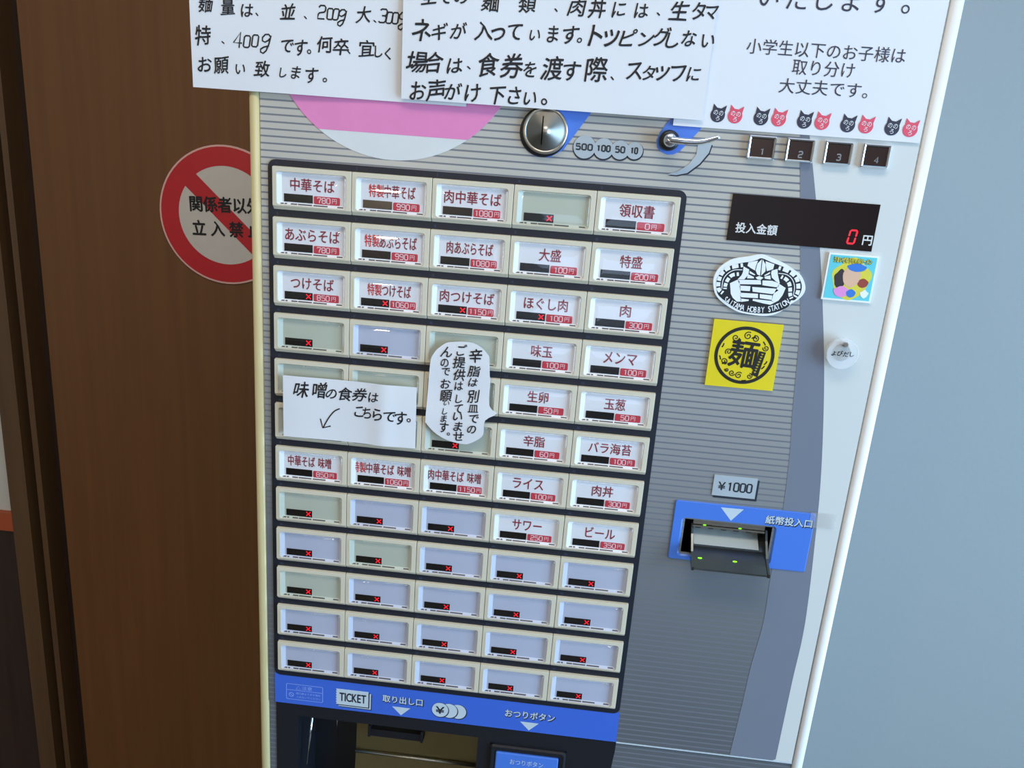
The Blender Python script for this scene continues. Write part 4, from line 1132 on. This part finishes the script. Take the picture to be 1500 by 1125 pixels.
# yellow sticker with a brush-drawn noodle character
ys = tag(part('square_sticker', MB().box(279.9, 322.4, -114.2, -71.6, -3, -1.6), 'sticker_yellow', None, (301, -114, -3)),
         'bright yellow square sticker with a black ring around a bold noodle character and swirls', 'sticker')
yc = (301.5, -92.9)
part('black_ring_and_shade', MB().ring(yc, 16.4, 18.5, -1.5, 64), 'sticker_black', ys, (*yc, -2))
sw = MB()
for k, (x, y) in enumerate(SPIRALS):
    r0 = (2.3, 2.6, 2.2, 2.0, 2.1, 2.2, 2.0, 2.3, 1.9, 1.3)[k]
    d = 1 if k % 2 else -1
    sw.ribbon([(x + r0 * (1 - i / 30) * math.cos(d * i * 0.36 + k), y + r0 * (1 - i / 30) * math.sin(d * i * 0.36 + k)) for i in range(26)], 0.62, -1.5)
for x, y, t in ((305.4, -80.8, 0.7), (312.5, -84.2, 2.2), (287.5, -87.5, 1.2), (289.8, -98.8, 0.4), (315.2, -96.5, 1.0), (314.0, -99.5, 0.9), (286.8, -95.5, 1.9), (303.5, -109.0, 0.2)):
    sw.ribbon([(x + 1.4 * math.cos(t), y + 1.4 * math.sin(t)), (x + 0.2, y - 0.1), (x - 1.4 * math.cos(t), y - 1.4 * math.sin(t))], 0.8, -1.5)
part('swirls', sw, 'sticker_black', ys, (*yc, -2))
part('noodle_character', MB().glyph('麺', yc[0] - 0.6, yc[1] + 1.0, 18.5, 19, -1.45, 0.02, rot=-0.06), 'sticker_black', ys, (*yc, -2))
bn = [(310.2, -89.2), (314.4, -89.8), (311.6, -106.2), (307.6, -104.8)]
part('name_banner', MB().poly(bn[::-1], -1.4), 'sticker_black', ys, (311, -97, -2))
bt = MB()
for k in range(8):
    y = -91.2 - k * 1.7
    x = 312.4 - k * 0.4
    bt.ribbon([(x - 0.8, y + 0.3), (x + 0.7, y + 0.1)], 0.3, -1.35).ribbon([(x + 0.1, y + 0.6), (x - 0.1, y - 0.5)], 0.3, -1.35)
part('banner_marks', bt, 'sticker_yellow', ys, (311, -97, -2))

# small square sticker with a colourful cartoon
cs_ = tag(part('square_sticker', MB().box(341.6, 371.0, -53.6, -25.3, -2.8, -1.3), 'sticker_white', None, (356, -53, -3)),
          'small white-edged square sticker with a cyan and yellow picture under yellow lettering', 'sticker')
part('cyan_ground', MB().box(342.7, 369.9, -52.5, -26.4, -1.31, -1.2), 'sticker_cyan', cs_, (356, -40, -2))


def blob(cx, cy, rx, ry, z_, n=24, wav=0.0):
    return MB().poly([(cx + rx * (1 + wav * math.sin(5 * t)) * math.cos(t), cy + ry * (1 + wav * math.cos(4 * t)) * math.sin(t)) for t in [2 * math.pi * i / n for i in range(n)]], z_)


part('yellow_burst', blob(357, -40, 11.3, 12, -1.15, 40, 0.08), 'art_yellow', cs_, (356, -40, -2))
part('dark_patch', blob(350.6, -40.5, 3.6, 5.6, -1.1, 24, 0.1), 'art_dark', cs_, (356, -40, -2))
part('brown_patch', blob(364.2, -42.0, 3.3, 2.7, -1.1, 24, 0.05), 'art_brown', cs_, (356, -40, -2))
part('tan_patch', blob(357, -38.5, 5.2, 6.4, -1.05, 24, 0.04), 'art_skin', cs_, (356, -40, -2))
part('blue_patch', blob(359.2, -33.0, 5.6, 2.4, -1.0, 24, 0.06), 'art_blue', cs_, (356, -40, -2))
part('pink_patch', blob(352.5, -48.0, 4.6, 3.2, -1.0, 24, 0.06), 'art_pink', cs_, (356, -40, -2))
part('blue_patch', blob(358.3, -48.6, 2.8, 2.4, -0.98, 24, 0.05), 'art_blue', cs_, (356, -40, -2))
part('white_patch', blob(366.2, -48.4, 2.4, 2.3, -1.0, 24, 0.15), 'sticker_white', cs_, (356, -40, -2))
part('lettering_shadow', MB().text('うまいぜゆうちゃんラーメン', 356.0, -29.2, 3.2, -0.98, width=22.2, offset=0.09), 'art_dark', cs_, (356, -29, -2))
part('lettering', MB().text('うまいぜゆうちゃんラーメン', 356.0, -29.1, 3.2, -0.9, width=22, offset=0.03), 'art_yellow', cs_, (356, -29, -2))

# round acrylic call tag
TC = (358.9, -85.6)
tg = tag(place('call_tag', None, P(TC[0], TC[1] - 9.7, -2.8)), 'round clear acrylic tag handwritten with black kana and held by a metal pin', 'tag')
part('acrylic_disc', MB().lathe(TC, [(9.3, 0.8), (9.7, 1.2), (9.7, 3.1), (9.3, 3.5)], 56, False), 'clear_acrylic', tg, (*TC, 2))
part('standoff', MB().lathe((TC[0], TC[1] + 0.5), [(5.5, -2.8), (5.5, 0.8)], 32), 'panel_white', tg, (*TC, -1))
part('metal_pin', MB().lathe((TC[0] + 0.3, TC[1] + 6.4), [(1.7, 3.5), (1.7, 5.6), (1.3, 6.0)], 6, False), 'steel', tg, (TC[0], TC[1] + 6.4, 4))
tw = MB()
for k, ch in enumerate('よびだし'):
    tw.glyph(ch, TC[0] - 5.2 + k * 3.6, TC[1] + 0.2 + (0.3 if k % 2 else 0), 3.6, 3.4, 3.62, 0.02, 0.03, 0.1, 0.02, seed=k)
part('handwriting', tw, 'pen_black', tg, (*TC, 3.6))

# strip of clear tape over the right end of the blue inlet plate
tp = tag(part('clear_tape', MB().box(360.5, 376.7, -204.6, -194.0, -1.84, -1.72), 'clear_tape', None, (364, -204, -2)),
         'short strip of wrinkled clear tape across the edge of the blue banknote plate', 'tape')
